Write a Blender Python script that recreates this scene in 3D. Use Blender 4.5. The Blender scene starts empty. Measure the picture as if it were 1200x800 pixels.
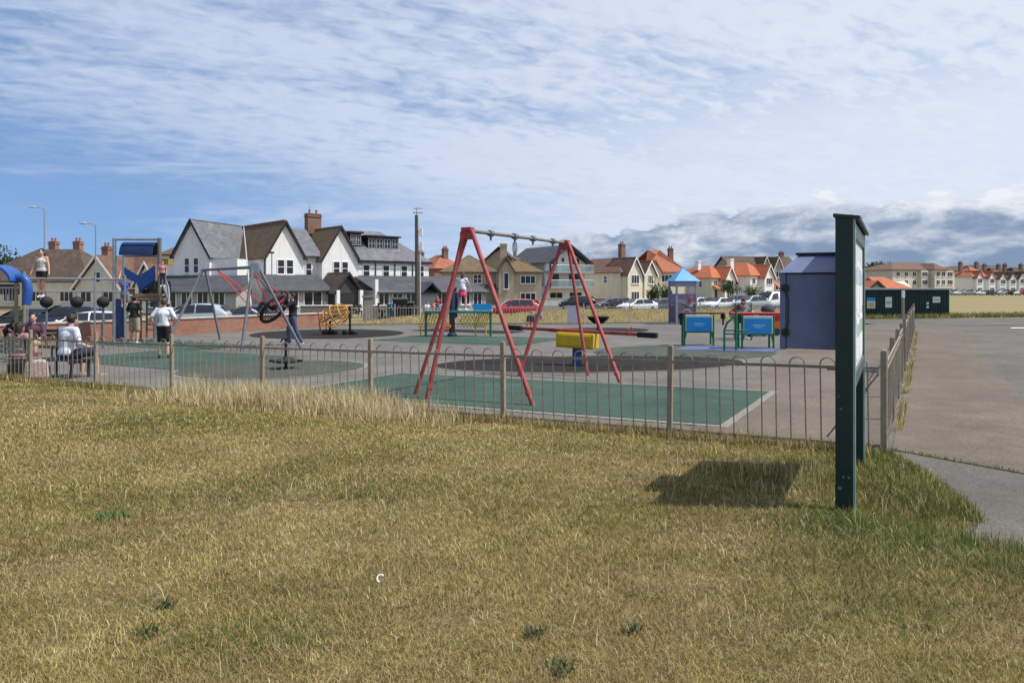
import bpy, bmesh, math, random
import numpy as np
from mathutils import Vector, Matrix
R = math.radians
random.seed(7)
S = bpy.context.scene
COL = S.collection

# ------------------------------------------------------------------ camera, sky, sun, exposure
FPX, EYE, HZ = 867.0, 2.05, 336.0          # focal length and eye height used to turn photo measurements into metres
cam = bpy.data.cameras.new('camera')
cam.sensor_width = 36.0
cam.lens = 36.0 * FPX / 1200.0
cam.shift_y = -64.0 / 1200.0
cam.clip_start, cam.clip_end = 0.05, 6000
co = bpy.data.objects.new('camera', cam)
COL.objects.link(co)
co.location = (0, 0, EYE)
co.rotation_euler = (R(90), 0, 0)
S.camera = co

TO_SUN = Vector((0.60, -0.08, 1.0)).normalized()
sun = bpy.data.lights.new('sun', 'SUN')
sun.energy, sun.angle, sun.color = 4.7, R(0.53), (1.0, 0.95, 0.87)
so = bpy.data.objects.new('sun', sun)
COL.objects.link(so)
so.rotation_euler = TO_SUN.to_track_quat('Z', 'Y').to_euler()

w = bpy.data.worlds.new('World')
S.world = w
w.use_nodes = True
N, L = w.node_tree.nodes, w.node_tree.links
N.clear()


def nd(t, **k):
    n = N.new(t)
    for a, b in k.items():
        setattr(n, a, b)
    return n


def mth(op, a, b=None, c=None):
    n = nd('ShaderNodeMath', operation=op)
    for i, v in enumerate((a, b, c)):
        if v is None:
            continue
        if isinstance(v, (int, float)):
            n.inputs[i].default_value = v
        else:
            L.new(v, n.inputs[i])
    return n.outputs[0]


def sstep(v, a, b):
    n = nd('ShaderNodeMapRange', interpolation_type='SMOOTHSTEP')
    L.new(v, n.inputs[0])
    n.inputs[1].default_value, n.inputs[2].default_value = a, b
    return n.outputs[0]


def comb(x, y, z):
    n = nd('ShaderNodeCombineXYZ')
    for i, v in enumerate((x, y, z)):
        if isinstance(v, (int, float)):
            n.inputs[i].default_value = v
        else:
            L.new(v, n.inputs[i])
    return n.outputs[0]


def noise(vec, scale, detail=6, rough=0.55, dist=0.0):
    n = nd('ShaderNodeTexNoise')
    L.new(vec, n.inputs['Vector'])
    n.inputs['Scale'].default_value = scale
    n.inputs['Detail'].default_value = detail
    n.inputs['Roughness'].default_value = rough
    n.inputs['Distortion'].default_value = dist
    return n.outputs['Fac']


sky = nd('ShaderNodeTexSky', sky_type='NISHITA')
sky.sun_disc = False
sky.sun_elevation = math.asin(TO_SUN.z)
sky.sun_rotation = math.atan2(TO_SUN.x, TO_SUN.y)
sky.altitude, sky.air_density, sky.dust_density, sky.ozone_density = 0, 1.0, 0.7, 2.6
tc = nd('ShaderNodeTexCoord')
sp = nd('ShaderNodeSeparateXYZ')
L.new(tc.outputs['Generated'], sp.inputs[0])
X, Y, Z = sp.outputs
L.new(comb(X, Y, mth('ADD', mth('MULTIPLY', Z, 0.75), 0.20)), sky.inputs[0])   # deeper blue near the horizon
zc = mth('ADD', mth('MAXIMUM', Z, 0.0), 0.20)
U, V = mth('DIVIDE', X, zc), mth('DIVIDE', Y, zc)
# high thin cloud: broad sheets broken into rows of small ripples
au, av = 0.90, 0.44
A = mth('ADD', mth('MULTIPLY', U, au), mth('MULTIPLY', V, av))
B = mth('SUBTRACT', mth('MULTIPLY', V, au), mth('MULTIPLY', U, av))
sheet = noise(comb(mth('MULTIPLY', A, 0.42), mth('MULTIPLY', B, 0.85), 8.3), 1.1, 4, 0.5, 0.6)
rip = noise(comb(mth('MULTIPLY', A, 5.0), mth('MULTIPLY', B, 10.0), 1.3), 2.2, 3, 0.5, 0.5)
fine = noise(comb(U, V, 5.1), 9.0, 6, 0.65, 0.4)
wisp = noise(comb(mth('MULTIPLY', A, 1.0), mth('MULTIPLY', B, 2.2), 2.2), 2.0, 7, 0.65, 0.8)
side = mth('MULTIPLY', X, 0.22)             # thicker to the right
cov = mth('ADD', mth('ADD', sheet, side), 0.105)
tex = mth('ADD', mth('ADD', mth('MULTIPLY', rip, 0.52), mth('MULTIPLY', fine, 0.32)), mth('MULTIPLY', wisp, 0.26))
hi = sstep(mth('ADD', cov, mth('MULTIPLY', mth('SUBTRACT', tex, 0.55), 1.0)), 0.28, 0.78)
hi = mth('MULTIPLY', mth('MULTIPLY', hi, 0.90), sstep(mth('ADD', Z, mth('MULTIPLY', X, 0.22)), -0.03, 0.15))
# streaks lower down
st = noise(comb(mth('MULTIPLY', X, 2.0), mth('MULTIPLY', Y, 0.6), mth('MULTIPLY', mth('ADD', Z, mth('MULTIPLY', X, -0.05)), 13.0)), 1.5, 6, 0.62, 0.6)
sm = mth('MULTIPLY', sstep(mth('ADD', st, mth('MULTIPLY', X, 0.10)), 0.40, 0.62), 0.66)
sm = mth('MULTIPLY', sm, sstep(mth('ADD', Z, mth('MULTIPLY', X, 0.12)), -0.04, 0.06))
veil = mth('MULTIPLY', sstep(mth('ADD', X, mth('MULTIPLY', mth('SUBTRACT', wisp, 0.5), 0.5)), -0.48, 0.16), mth('SUBTRACT', 0.86, mth('MULTIPLY', sstep(mth('SUBTRACT', Z, mth('MULTIPLY', X, 0.12)), 0.13, 0.28), 0.46)))
veil = mth('MULTIPLY', veil, mth('ADD', 0.72, mth('MULTIPLY', tex, 0.5)))
sm = mth('MAXIMUM', sm, veil)
hi = mth('MAXIMUM', hi, sm)
# heaped cloud bank low over the houses on the right
cb = noise(comb(mth('MULTIPLY', X, 13.0), mth('MULTIPLY', Y, 3.0), mth('MULTIPLY', Z, 30.0)), 1.15, 9, 0.60, 0.3)
cl = noise(comb(mth('MULTIPLY', X, 3.0), mth('MULTIPLY', Y, 3.0), 0.0), 1.6, 3)
top = mth('ADD', mth('ADD', mth('ADD', 0.108, mth('MULTIPLY', mth('MINIMUM', mth('SUBTRACT', X, 0.24), 0.0), 0.24)), mth('MULTIPLY', mth('SUBTRACT', cl, 0.5), 0.045)), mth('MULTIPLY', mth('SUBTRACT', cb, 0.5), 0.10))
edge = sstep(mth('SUBTRACT', top, Z), -0.001, 0.007)
cum = mth('MULTIPLY', edge, sstep(X, -0.22, 0.14))
lum = sstep(mth('ADD', mth('MULTIPLY', mth('SUBTRACT', cb, 0.5), 3.0), mth('MULTIPLY', mth('SUBTRACT', Z, 0.078), 9.0)), -0.60, 0.62)
mx = nd('ShaderNodeMix', data_type='RGBA')
L.new(lum, mx.inputs[0])
mx.inputs[6].default_value = (0.215, 0.30, 0.45, 1)
mx.inputs[7].default_value = (0.80, 0.83, 0.89, 1)
hcol = nd('ShaderNodeMix', data_type='RGBA')
L.new(sstep(mth('ADD', X, mth('MULTIPLY', fine, 0.3)), -0.5, 0.7), hcol.inputs[0])
hcol.inputs[6].default_value = (0.53, 0.62, 0.80, 1)
hcol.inputs[7].default_value = (0.745, 0.795, 0.885, 1)
tint = nd('ShaderNodeMix', data_type='RGBA', blend_type='MULTIPLY')
tint.inputs[0].default_value = 1.0
L.new(sky.outputs[0], tint.inputs[6])
tint.inputs[7].default_value = (1.24, 1.38, 1.50, 1)
bg = nd('ShaderNodeBackground')
L.new(tint.outputs[2], bg.inputs[0])
bg.inputs[1].default_value = 0.10
b1 = nd('ShaderNodeBackground')
L.new(hcol.outputs[2], b1.inputs[0])
b2 = nd('ShaderNodeBackground')
L.new(mx.outputs[2], b2.inputs[0])
m1, m2 = nd('ShaderNodeMixShader'), nd('ShaderNodeMixShader')
L.new(hi, m1.inputs[0]); L.new(bg.outputs[0], m1.inputs[1]); L.new(b1.outputs[0], m1.inputs[2])
L.new(cum, m2.inputs[0]); L.new(m1.outputs[0], m2.inputs[1]); L.new(b2.outputs[0], m2.inputs[2])
wo = nd('ShaderNodeOutputWorld')
L.new(m2.outputs[0], wo.inputs[0])

S.view_settings.view_transform = 'Standard'
S.view_settings.look = 'None'
S.view_settings.gamma = 1
S.view_settings.use_curve_mapping = False
S.view_settings.exposure = 0.09
S.cycles.max_bounces = 6
S.cycles.use_denoising = True

# ------------------------------------------------------------------ materials
MATS = {}


def mat(name, col, rough=0.8, var=0.15, scale=3.0, bump=0.0, metal=0.0, col2=None, detail=6, spec=0.4, stretch=None, coat=0.0, streak=None):
    if name in MATS:
        return MATS[name]
    m = bpy.data.materials.new(name)
    m.use_nodes = True
    nt = m.node_tree
    p = nt.nodes['Principled BSDF']
    p.inputs['Roughness'].default_value = rough
    p.inputs['Metallic'].default_value = metal
    p.inputs['Specular IOR Level'].default_value = spec
    p.inputs['Coat Weight'].default_value = coat
    t = nt.nodes.new('ShaderNodeTexCoord')
    vec = t.outputs['Object']
    if stretch:
        mp = nt.nodes.new('ShaderNodeMapping')
        mp.inputs['Scale'].default_value = stretch
        nt.links.new(vec, mp.inputs[0]); vec = mp.outputs[0]
    n = nt.nodes.new('ShaderNodeTexNoise')
    n.inputs['Scale'].default_value = scale
    n.inputs['Detail'].default_value = detail
    n.inputs['Roughness'].default_value = 0.65
    nt.links.new(vec, n.inputs['Vector'])
    r = nt.nodes.new('ShaderNodeValToRGB')
    r.color_ramp.elements[0].position, r.color_ramp.elements[1].position = 0.32, 0.68
    c2 = col2 or tuple(min(1, c * (1 + var)) for c in col)
    c1 = tuple(c * (1 - var) for c in col)
    r.color_ramp.elements[0].color = (*c1, 1)
    r.color_ramp.elements[1].color = (*c2, 1)
    nt.links.new(n.outputs['Fac'], r.inputs[0])
    out = r.outputs[0]
    if streak:                                  # rain streaks / weathering stretched down the surface
        mp = nt.nodes.new('ShaderNodeMapping'); mp.inputs['Scale'].default_value = (1, 1, 0.12)
        nt.links.new(t.outputs['Object'], mp.inputs[0])
        n2 = nt.nodes.new('ShaderNodeTexNoise'); n2.inputs['Scale'].default_value = 2.5; n2.inputs['Detail'].default_value = 5
        nt.links.new(mp.outputs[0], n2.inputs['Vector'])
        rr = nt.nodes.new('ShaderNodeValToRGB')
        rr.color_ramp.elements[0].position, rr.color_ramp.elements[1].position = 0.5, 0.75
        rr.color_ramp.elements[0].color = (0, 0, 0, 1); rr.color_ramp.elements[1].color = (0.6, 0.6, 0.6, 1)
        nt.links.new(n2.outputs['Fac'], rr.inputs[0])
        mm = nt.nodes.new('ShaderNodeMix'); mm.data_type = 'RGBA'
        nt.links.new(rr.outputs[0], mm.inputs[0]); nt.links.new(out, mm.inputs[6]); mm.inputs[7].default_value = (*streak, 1)
        out = mm.outputs[2]
    nt.links.new(out, p.inputs['Base Color'])
    if bump:
        b = nt.nodes.new('ShaderNodeBump')
        b.inputs['Strength'].default_value = bump
        b.inputs['Distance'].default_value = 0.02
        n3 = nt.nodes.new('ShaderNodeTexNoise'); n3.inputs['Scale'].default_value = scale * 9; n3.inputs['Detail'].default_value = 4
        nt.links.new(vec, n3.inputs['Vector'])
        nt.links.new(n3.outputs['Fac'], b.inputs['Height'])
        nt.links.new(b.outputs[0], p.inputs['Normal'])
    MATS[name] = m
    return m


def tiles(name, c1, c2, moss=None, rough=0.85):
    """roof covering: courses down the slope, tile to tile colour change, patches of lichen"""
    if name in MATS:
        return MATS[name]
    m = bpy.data.materials.new(name); m.use_nodes = True
    nt = m.node_tree; p = nt.nodes['Principled BSDF']; p.inputs['Roughness'].default_value = rough
    t = nt.nodes.new('ShaderNodeTexCoord')
    s_ = nt.nodes.new('ShaderNodeSeparateXYZ'); nt.links.new(t.outputs['Object'], s_.inputs[0])
    ad = nt.nodes.new('ShaderNodeMath'); ad.operation = 'ADD'
    nt.links.new(s_.outputs[0], ad.inputs[0]); nt.links.new(s_.outputs[1], ad.inputs[1])
    cb_ = nt.nodes.new('ShaderNodeCombineXYZ'); nt.links.new(ad.outputs[0], cb_.inputs[0]); nt.links.new(s_.outputs[2], cb_.inputs[1])
    br = nt.nodes.new('ShaderNodeTexBrick')
    nt.links.new(cb_.outputs[0], br.inputs['Vector'])
    br.inputs['Scale'].default_value = 1.0
    br.inputs['Brick Width'].default_value = 0.34; br.inputs['Row Height'].default_value = 0.22
    br.inputs['Mortar Size'].default_value = 0.018; br.inputs['Mortar Smooth'].default_value = 0.4
    br.inputs['Color1'].default_value = (*c1, 1); br.inputs['Color2'].default_value = (*c2, 1)
    br.inputs['Mortar'].default_value = (*[c * 0.45 for c in c1], 1)
    n = nt.nodes.new('ShaderNodeTexNoise'); n.inputs['Scale'].default_value = 0.9; n.inputs['Detail'].default_value = 7; n.inputs['Roughness'].default_value = 0.7
    nt.links.new(t.outputs['Object'], n.inputs['Vector'])
    r = nt.nodes.new('ShaderNodeValToRGB'); r.color_ramp.elements[0].position = 0.48; r.color_ramp.elements[1].position = 0.72
    nt.links.new(n.outputs['Fac'], r.inputs[0])
    mm = nt.nodes.new('ShaderNodeMix'); mm.data_type = 'RGBA'
    nt.links.new(r.outputs[0], mm.inputs[0]); nt.links.new(br.outputs[0], mm.inputs[6])
    mm.inputs[7].default_value = (*(moss or [c * 1.35 for c in c2]), 1)
    nt.links.new(mm.outputs[2], p.inputs['Base Color'])
    b = nt.nodes.new('ShaderNodeBump'); b.inputs['Strength'].default_value = 0.35; b.inputs['Distance'].default_value = 0.03
    nt.links.new(br.outputs['Fac'], b.inputs['Height']); b.invert = True
    nt.links.new(b.outputs[0], p.inputs['Normal'])
    MATS[name] = m
    return m


def bricks(name, c1, c2, mortar):
    if name in MATS:
        return MATS[name]
    m = tiles(name, c1, c2, [c * 0.8 for c in c1], 0.9)
    for n in m.node_tree.nodes:
        if n.type == 'TEX_BRICK':
            n.inputs['Brick Width'].default_value = 0.225; n.inputs['Row Height'].default_value = 0.075
            n.inputs['Mortar Size'].default_value = 0.009
            n.inputs['Mortar'].default_value = (*mortar, 1)
    return m


def glassy(name, col, rough=0.06):
    if name in MATS:
        return MATS[name]
    m = mat(name, col, rough, 0.3, 0.9, spec=0.6)
    return m


WHITE = mat('white_render', (0.78, 0.78, 0.77), 0.85, 0.05, 2.0, 0.05, streak=(0.60, 0.59, 0.56))
CREAM = mat('cream_render', (0.66, 0.615, 0.505), 0.9, 0.08, 1.5, 0.1, streak=(0.48, 0.43, 0.34))
PEBBLE = mat('pebbledash', (0.40, 0.345, 0.26), 0.95, 0.14, 5.0, 0.3, streak=(0.30, 0.25, 0.19))
GREYWALL = mat('grey_render', (0.36, 0.36, 0.37), 0.9, 0.1, 2.0, 0.1)
TANWALL = mat('tan_render', (0.42, 0.32, 0.21), 0.9, 0.12, 2.0, 0.1)
DARKWOOD = mat('dark_timber', (0.018, 0.018, 0.022), 0.7, 0.3, 4.0)
WHITEPVC = mat('white_frame', (0.80, 0.80, 0.79), 0.45, 0.04, 4.0)
DARKFR = mat('dark_frame', (0.03, 0.033, 0.04), 0.5, 0.2, 4.0)
GLASS = glassy('window_glass', (0.022, 0.027, 0.033))
CLEARG = glassy('balustrade_glass', (0.30, 0.40, 0.42), 0.04)
_nt = CLEARG.node_tree
_tb, _mx = _nt.nodes.new('ShaderNodeBsdfTransparent'), _nt.nodes.new('ShaderNodeMixShader')
_tb.inputs[0].default_value = (0.86, 0.93, 0.93, 1); _mx.inputs[0].default_value = 0.62
_nt.links.new(_nt.nodes['Principled BSDF'].outputs[0], _mx.inputs[1]); _nt.links.new(_tb.outputs[0], _mx.inputs[2])
_nt.links.new(_mx.outputs[0], _nt.nodes['Material Output'].inputs[0])
SLATE = tiles('slate_tiles', (0.105, 0.115, 0.14), (0.17, 0.18, 0.205), (0.20, 0.20, 0.20))
SLATED = tiles('dark_slate_tiles', (0.045, 0.05, 0.062), (0.075, 0.08, 0.095), (0.09, 0.09, 0.095))
BROWNT = tiles('brown_tiles', (0.125, 0.082, 0.045), (0.175, 0.115, 0.06), (0.17, 0.135, 0.07))
BROWND = tiles('dark_brown_tiles', (0.062, 0.042, 0.032), (0.10, 0.065, 0.048), (0.12, 0.09, 0.06))
MAROON = tiles('maroon_tiles', (0.12, 0.062, 0.045), (0.17, 0.088, 0.062), (0.15, 0.10, 0.07))
ORANGE = tiles('orange_tiles', (0.42, 0.115, 0.045), (0.50, 0.155, 0.065), (0.36, 0.13, 0.07))
REDT = tiles('red_tiles', (0.30, 0.098, 0.052), (0.40, 0.14, 0.07), (0.26, 0.12, 0.07))
LICHEN = tiles('lichened_tiles', (0.12, 0.082, 0.048), (0.155, 0.108, 0.06), (0.21, 0.155, 0.065))
BRICK = bricks('red_brick', (0.27, 0.10, 0.062), (0.34, 0.14, 0.09), (0.32, 0.28, 0.24))
BRICKD = bricks('brown_brick', (0.20, 0.10, 0.068), (0.25, 0.13, 0.09), (0.24, 0.20, 0.17))
TERRA = mat('terracotta', (0.34, 0.13, 0.07), 0.8, 0.2, 6)
LEAD = mat('lead_flashing', (0.22, 0.23, 0.25), 0.6, 0.2, 3)
STONE = mat('stone_coping', (0.46, 0.43, 0.38), 0.9, 0.15, 4, 0.2)
GALV = mat('galvanised_steel', (0.36, 0.38, 0.40), 0.42, 0.18, 6, metal=0.75)
GREYPAINT = mat('grey_painted_steel', (0.15, 0.16, 0.18), 0.5, 0.15, 8)
BLACKR = mat('black_rubber', (0.014, 0.014, 0.015), 0.75, 0.3, 12, 0.1)
BLACKP = mat('black_paint', (0.012, 0.013, 0.015), 0.4, 0.2, 8)
REDP = mat('worn_red_paint', (0.31, 0.050, 0.046), 0.6, 0.3, 7, 0.08, streak=(0.36, 0.15, 0.13))
REDROPE = mat('red_rope', (0.55, 0.045, 0.05), 0.85, 0.2, 20)
ORROPE = mat('orange_rope', (0.62, 0.30, 0.06), 0.85, 0.2, 20)
YELP = mat('yellow_paint', (0.66, 0.43, 0.015), 0.5, 0.12, 6, streak=(0.5, 0.33, 0.05))
BLUEP = mat('blue_plastic', (0.020, 0.085, 0.31), 0.4, 0.18, 3)
BLUED = mat('dark_blue_plastic', (0.012, 0.028, 0.095), 0.4, 0.25, 3)
SKYB = mat('bright_blue_panel', (0.015, 0.27, 0.62), 0.35, 0.08, 3)
GREENP = mat('green_paint', (0.012, 0.16, 0.075), 0.45, 0.15, 5)
TEAL = mat('teal_paint', (0.02, 0.17, 0.14), 0.45, 0.15, 5)
CREAMP = mat('cream_panel', (0.62, 0.60, 0.42), 0.5, 0.08, 4)
REDC = mat('red_plastic', (0.50, 0.02, 0.03), 0.4, 0.1, 4)
ORPL = mat('orange_plastic', (0.80, 0.16, 0.02), 0.4, 0.1, 4)
LILAC = mat('lilac_grey_panel', (0.25, 0.28, 0.37), 0.55, 0.15, 4)
FENCEP = mat('weathered_fence_paint', (0.28, 0.232, 0.172), 0.8, 0.22, 14, 0.15, streak=(0.20, 0.14, 0.095))
WOOD = mat('weathered_wood', (0.24, 0.19, 0.14), 0.9, 0.25, 3, 0.2, stretch=(6, 6, 0.5))
POLEW = mat('telegraph_pole_wood', (0.10, 0.085, 0.07), 0.9, 0.3, 4, 0.2, stretch=(6, 6, 0.4))
BOARDG = mat('dark_green_board_paint', (0.006, 0.024, 0.020), 0.42, 0.25, 5, 0.05, streak=(0.010, 0.032, 0.028))
BOARDE = mat('pale_green_edge', (0.16, 0.26, 0.24), 0.45, 0.2, 8)
BOXB = mat('slate_blue_paint', (0.125, 0.160, 0.275), 0.42, 0.16, 4, 0.03, streak=(0.16, 0.19, 0.29))
PAPER = mat('faded_paper', (0.74, 0.75, 0.77), 0.7, 0.06, 3)
PRINT = mat('faded_print', (0.36, 0.44, 0.48), 0.7, 0.25, 9)
SKIN = mat('skin', (0.56, 0.33, 0.24), 0.55, 0.1, 8)
HAIRD = mat('dark_hair', (0.020, 0.013, 0.010), 0.6, 0.4, 25)
HAIRB = mat('brown_hair', (0.085, 0.043, 0.022), 0.6, 0.4, 25)


def cloth(n, c):
    return mat('cloth_' + n, c, 0.9, 0.16, 2.6, 0.8)


# ------------------------------------------------------------------ ground shape
E1 = Vector((0.873, -0.487, 0)).normalized()    # along the front fence, to the right and nearer
E2 = Vector((0.487, 0.873, 0)).normalized()     # along the side fence, away
WA, WD = (-16.7, 28.9), (0.579, 0.816)          # brick wall along the car park


def ss(v, a, b):
    t = np.clip((v - a) / (b - a), 0, 1)
    return t * t * (3 - 2 * t)


def gz(x, y):
    x = np.asarray(x, float); y = np.asarray(y, float)
    s = E1.x * x + E1.y * y
    s = -16 + 1.5 * np.logaddexp(0, (s + 16) / 1.5)
    s = 5 - 1.5 * np.logaddexp(0, (5 - s) / 1.5)
    q = (x - WA[0]) * -WD[1] + (y - WA[1]) * WD[0]
    d = np.maximum(ss(q, 0.3, 7) * ss(y, 0, 20), ss(y, 46, 60 + np.maximum(0, x)))
    return 0.25 + 0.0168 * s - 0.50 * d


def g(x, y):
    return float(gz(x, y))


def at(px, py):
    D = 20.0
    for _ in range(40):
        x = (px - 600) / FPX * D
        D = 0.5 * D + 0.5 * (EYE - g(x, D)) * FPX / (py - HZ)
    x = (px - 600) / FPX * D
    return Vector((x, D, g(x, D)))


def P(px, py, D):
    return Vector(((px - 600) / FPX * D, D, EYE - (py - HZ) / FPX * D))


def on(px, D):
    x = (px - 600) / FPX * D
    return Vector((x, D, g(x, D)))


# ------------------------------------------------------------------ builders
def add(name, me, m=None, parent=None):
    o = bpy.data.objects.new(name, me)
    COL.objects.link(o)
    if m is not None and not me.materials:
        for q in (m if isinstance(m, (list, tuple)) else [m]):
            me.materials.append(q)
    if parent:
        o.parent = parent
    return o


class MB:
    def __init__(self):
        self.v, self.f, self.mi, self.T, self.k = [], [], [], Matrix(), 0

    def _p(self, vs, fs):
        b = len(self.v)
        self.v += [tuple(self.T @ Vector(q)) for q in vs]
        self.f += [tuple(b + i for i in q) for q in fs]
        self.mi += [self.k] * len(fs)
        return self

    def box(self, x0, x1, y0, y1, z0, z1):
        return self._p([(x0, y0, z0), (x1, y0, z0), (x1, y1, z0), (x0, y1, z0), (x0, y0, z1), (x1, y0, z1), (x1, y1, z1), (x0, y1, z1)],
                       [(0, 3, 2, 1), (4, 5, 6, 7), (0, 1, 5, 4), (1, 2, 6, 5), (2, 3, 7, 6), (3, 0, 4, 7)])

    def bar(self, a, b, wx, wz, up=(0, 0, 1)):
        """rectangular bar from a to b"""
        a, b = Vector(a), Vector(b); d = (b - a).normalized()
        u = d.cross(Vector(up))
        u = u.normalized() if u.length > 1e-4 else Vector((1, 0, 0))
        n = u.cross(d)
        vs = [p + u * sx * wx / 2 + n * sz * wz / 2 for p in (a, b) for sx, sz in ((-1, -1), (1, -1), (1, 1), (-1, 1))]
        return self._p(vs, [(0, 1, 2, 3), (7, 6, 5, 4), (0, 4, 5, 1), (1, 5, 6, 2), (2, 6, 7, 3), (3, 7, 4, 0)])

    def tube(self, pts, r, n=8, closed=False, r1=None):
        pts = [Vector(p) for p in pts]
        k = len(pts); vs, fs = [], []
        ref = Vector((0, 0, 1))
        for i, p in enumerate(pts):
            if closed:
                d = pts[(i + 1) % k] - pts[i - 1]
            else:
                d = pts[min(i + 1, k - 1)] - pts[max(i - 1, 0)]
            d.normalize()
            u = d.cross(ref)
            if u.length < 0.05:
                u = d.cross(Vector((1, 0, 0)))
            u.normalize(); v = u.cross(d); ref = v
            rr = r if r1 is None else r + (r1 - r) * i / max(1, k - 1)
            vs += [p + (u * math.cos(2 * math.pi * j / n) + v * math.sin(2 * math.pi * j / n)) * rr for j in range(n)]
        for i in range(k if closed else k - 1):
            a, b = i * n, ((i + 1) % k) * n
            fs += [(a + j, b + j, b + (j + 1) % n, a + (j + 1) % n) for j in range(n)]
        if not closed:
            fs += [tuple(range(n)), tuple(range((k - 1) * n, k * n))[::-1]]
        return self._p(vs, fs)

    def ball(self, c, r, su=12, sv=8):
        c = Vector(c); r = Vector((r, r, r)) if isinstance(r, (int, float)) else Vector(r)
        vs = [c + Vector((0, 0, -r.z))]
        for i in range(1, sv):
            t = -math.pi / 2 + math.pi * i / sv
            vs += [c + Vector((r.x * math.cos(t) * math.cos(2 * math.pi * j / su), r.y * math.cos(t) * math.sin(2 * math.pi * j / su), r.z * math.sin(t))) for j in range(su)]
        vs.append(c + Vector((0, 0, r.z)))
        fs = [(0, 1 + (j + 1) % su, 1 + j) for j in range(su)]
        for i in range(sv - 2):
            a, b = 1 + i * su, 1 + (i + 1) * su
            fs += [(a + j, a + (j + 1) % su, b + (j + 1) % su, b + j) for j in range(su)]
        a = 1 + (sv - 2) * su; e = len(vs) - 1
        fs += [(a + j, a + (j + 1) % su, e) for j in range(su)]
        return self._p(vs, fs)

    def cyl(self, c, r, h, n=20, r1=None):
        c = Vector(c)
        return self.tube([c, c + Vector((0, 0, h))], r, n, r1=r1)

    def lathe(self, prof, n=20, c=(0, 0, 0)):
        c = Vector(c); vs, fs = [], []
        for r, z in prof:
            vs += [c + Vector((r * math.cos(2 * math.pi * j / n), r * math.sin(2 * math.pi * j / n), z)) for j in range(n)]
        for i in range(len(prof) - 1):
            a, b = i * n, (i + 1) * n
            fs += [(a + j, a + (j + 1) % n, b + (j + 1) % n, b + j) for j in range(n)]
        fs += [tuple(range(n))[::-1], tuple(range((len(prof) - 1) * n, len(prof) * n))]
        return self._p(vs, fs)

    def slab(self, q, th):
        """polygon given counter-clockwise from outside, thickened inwards"""
        q = [Vector(p) for p in q]
        nn = (q[1] - q[0]).cross(q[2] - q[0]).normalized() * th
        k = len(q)
        return self._p(q + [p - nn for p in q], [tuple(range(k)), tuple(range(k, 2 * k))[::-1]] + [(i, i + k, (i + 1) % k + k, (i + 1) % k) for i in range(k)])

    def prism(self, poly, y0, y1):
        """poly in x,z extruded from y0 to y1"""
        k = len(poly)
        return self._p([(x, y0, z) for x, z in poly] + [(x, y1, z) for x, z in poly],
                       [tuple(range(k)), tuple(range(k, 2 * k))[::-1]] + [(i, i + k, (i + 1) % k + k, (i + 1) % k) for i in range(k)])

    def build(self, name, m, parent=None, smooth=False, bevel=0.0):
        me = bpy.data.meshes.new(name)
        me.from_pydata(self.v, [], self.f)
        for q in (m if isinstance(m, (list, tuple)) else [m]):
            me.materials.append(q)
        if self.k or any(self.mi):
            me.polygons.foreach_set('material_index', self.mi)
        bm = bmesh.new(); bm.from_mesh(me)
        bmesh.ops.recalc_face_normals(bm, faces=bm.faces)
        bm.to_mesh(me); bm.free()
        o = add(name, me, None, parent)
        if smooth:
            me.polygons.foreach_set('use_smooth', [True] * len(me.polygons))
            me.set_sharp_from_angle(angle=R(40))
        if bevel:
            b = o.modifiers.new('bevel', 'BEVEL'); b.width = bevel; b.segments = 2; b.limit_method = 'ANGLE'
        return o


def tag(o, label, cat, group=None, kind=None):
    o['label'] = label
    o['category'] = cat
    if group:
        o['group'] = group
    if kind:
        o['kind'] = kind
    return o


def structure(o):
    o['kind'] = 'structure'
    return o


def thing(name, label, cat, loc=(0, 0, 0), rz=0.0, group=None):
    o = bpy.data.objects.new(name, None)
    COL.objects.link(o)
    o.empty_display_size = 0.2
    o.location = loc
    o.rotation_euler = (0, 0, rz)
    return tag(o, label, cat, group)


def dup(root, loc, rz, label, group=None, scale=None):
    def cp(o, par):
        c = o.copy(); COL.objects.link(c)
        if par:
            c.parent = par
        for ch in list(o.children):
            cp(ch, c)
        return c
    r = cp(root, None)
    r.location = loc; r.rotation_euler = (0, 0, rz)
    r['label'] = label
    if group:
        r['group'] = group
    if scale:
        r.scale = scale
    return r


def drape(name, pts_fn, nu, nv, off, m, polar=False):
    """a sheet laid over the ground: pts_fn(u, v) -> (x, y), u, v in 0..1"""
    us, vs = np.linspace(0, 1, nu + 1), np.linspace(0, 1, nv + 1)
    V_, F_ = [], []
    for a in us:
        for b in vs:
            x, y = pts_fn(a, b)
            V_.append((x, y, g(x, y) + off))
    for i in range(nu):
        for j in range(nv):
            a = i * (nv + 1) + j
            F_.append((a, a + nv + 1, a + nv + 2, a + 1))
    me = bpy.data.meshes.new(name)
    me.from_pydata(V_, [], F_)
    bm = bmesh.new(); bm.from_mesh(me)
    bmesh.ops.remove_doubles(bm, verts=bm.verts, dist=1e-4)
    bmesh.ops.recalc_face_normals(bm, faces=bm.faces)
    if sum(f.normal.z for f in bm.faces) < 0:
        bmesh.ops.reverse_faces(bm, faces=bm.faces)
    bm.to_mesh(me); bm.free()
    return structure(add(name, me, m))


def quadfn(a, b, c, d):
    a, b, c, d = [Vector((p[0], p[1])) for p in (a, b, c, d)]
    return lambda u, v: tuple((a * (1 - u) + b * u) * (1 - v) + (d * (1 - u) + c * u) * v)


def rectfn(c, hl, hd):
    """rectangle aligned with the fences"""
    e1, e2 = E1.to_2d(), E2.to_2d(); c = Vector((c[0], c[1]))
    return lambda u, v: tuple(c + e1 * hl * (2 * u - 1) + e2 * hd * (2 * v - 1))


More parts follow.
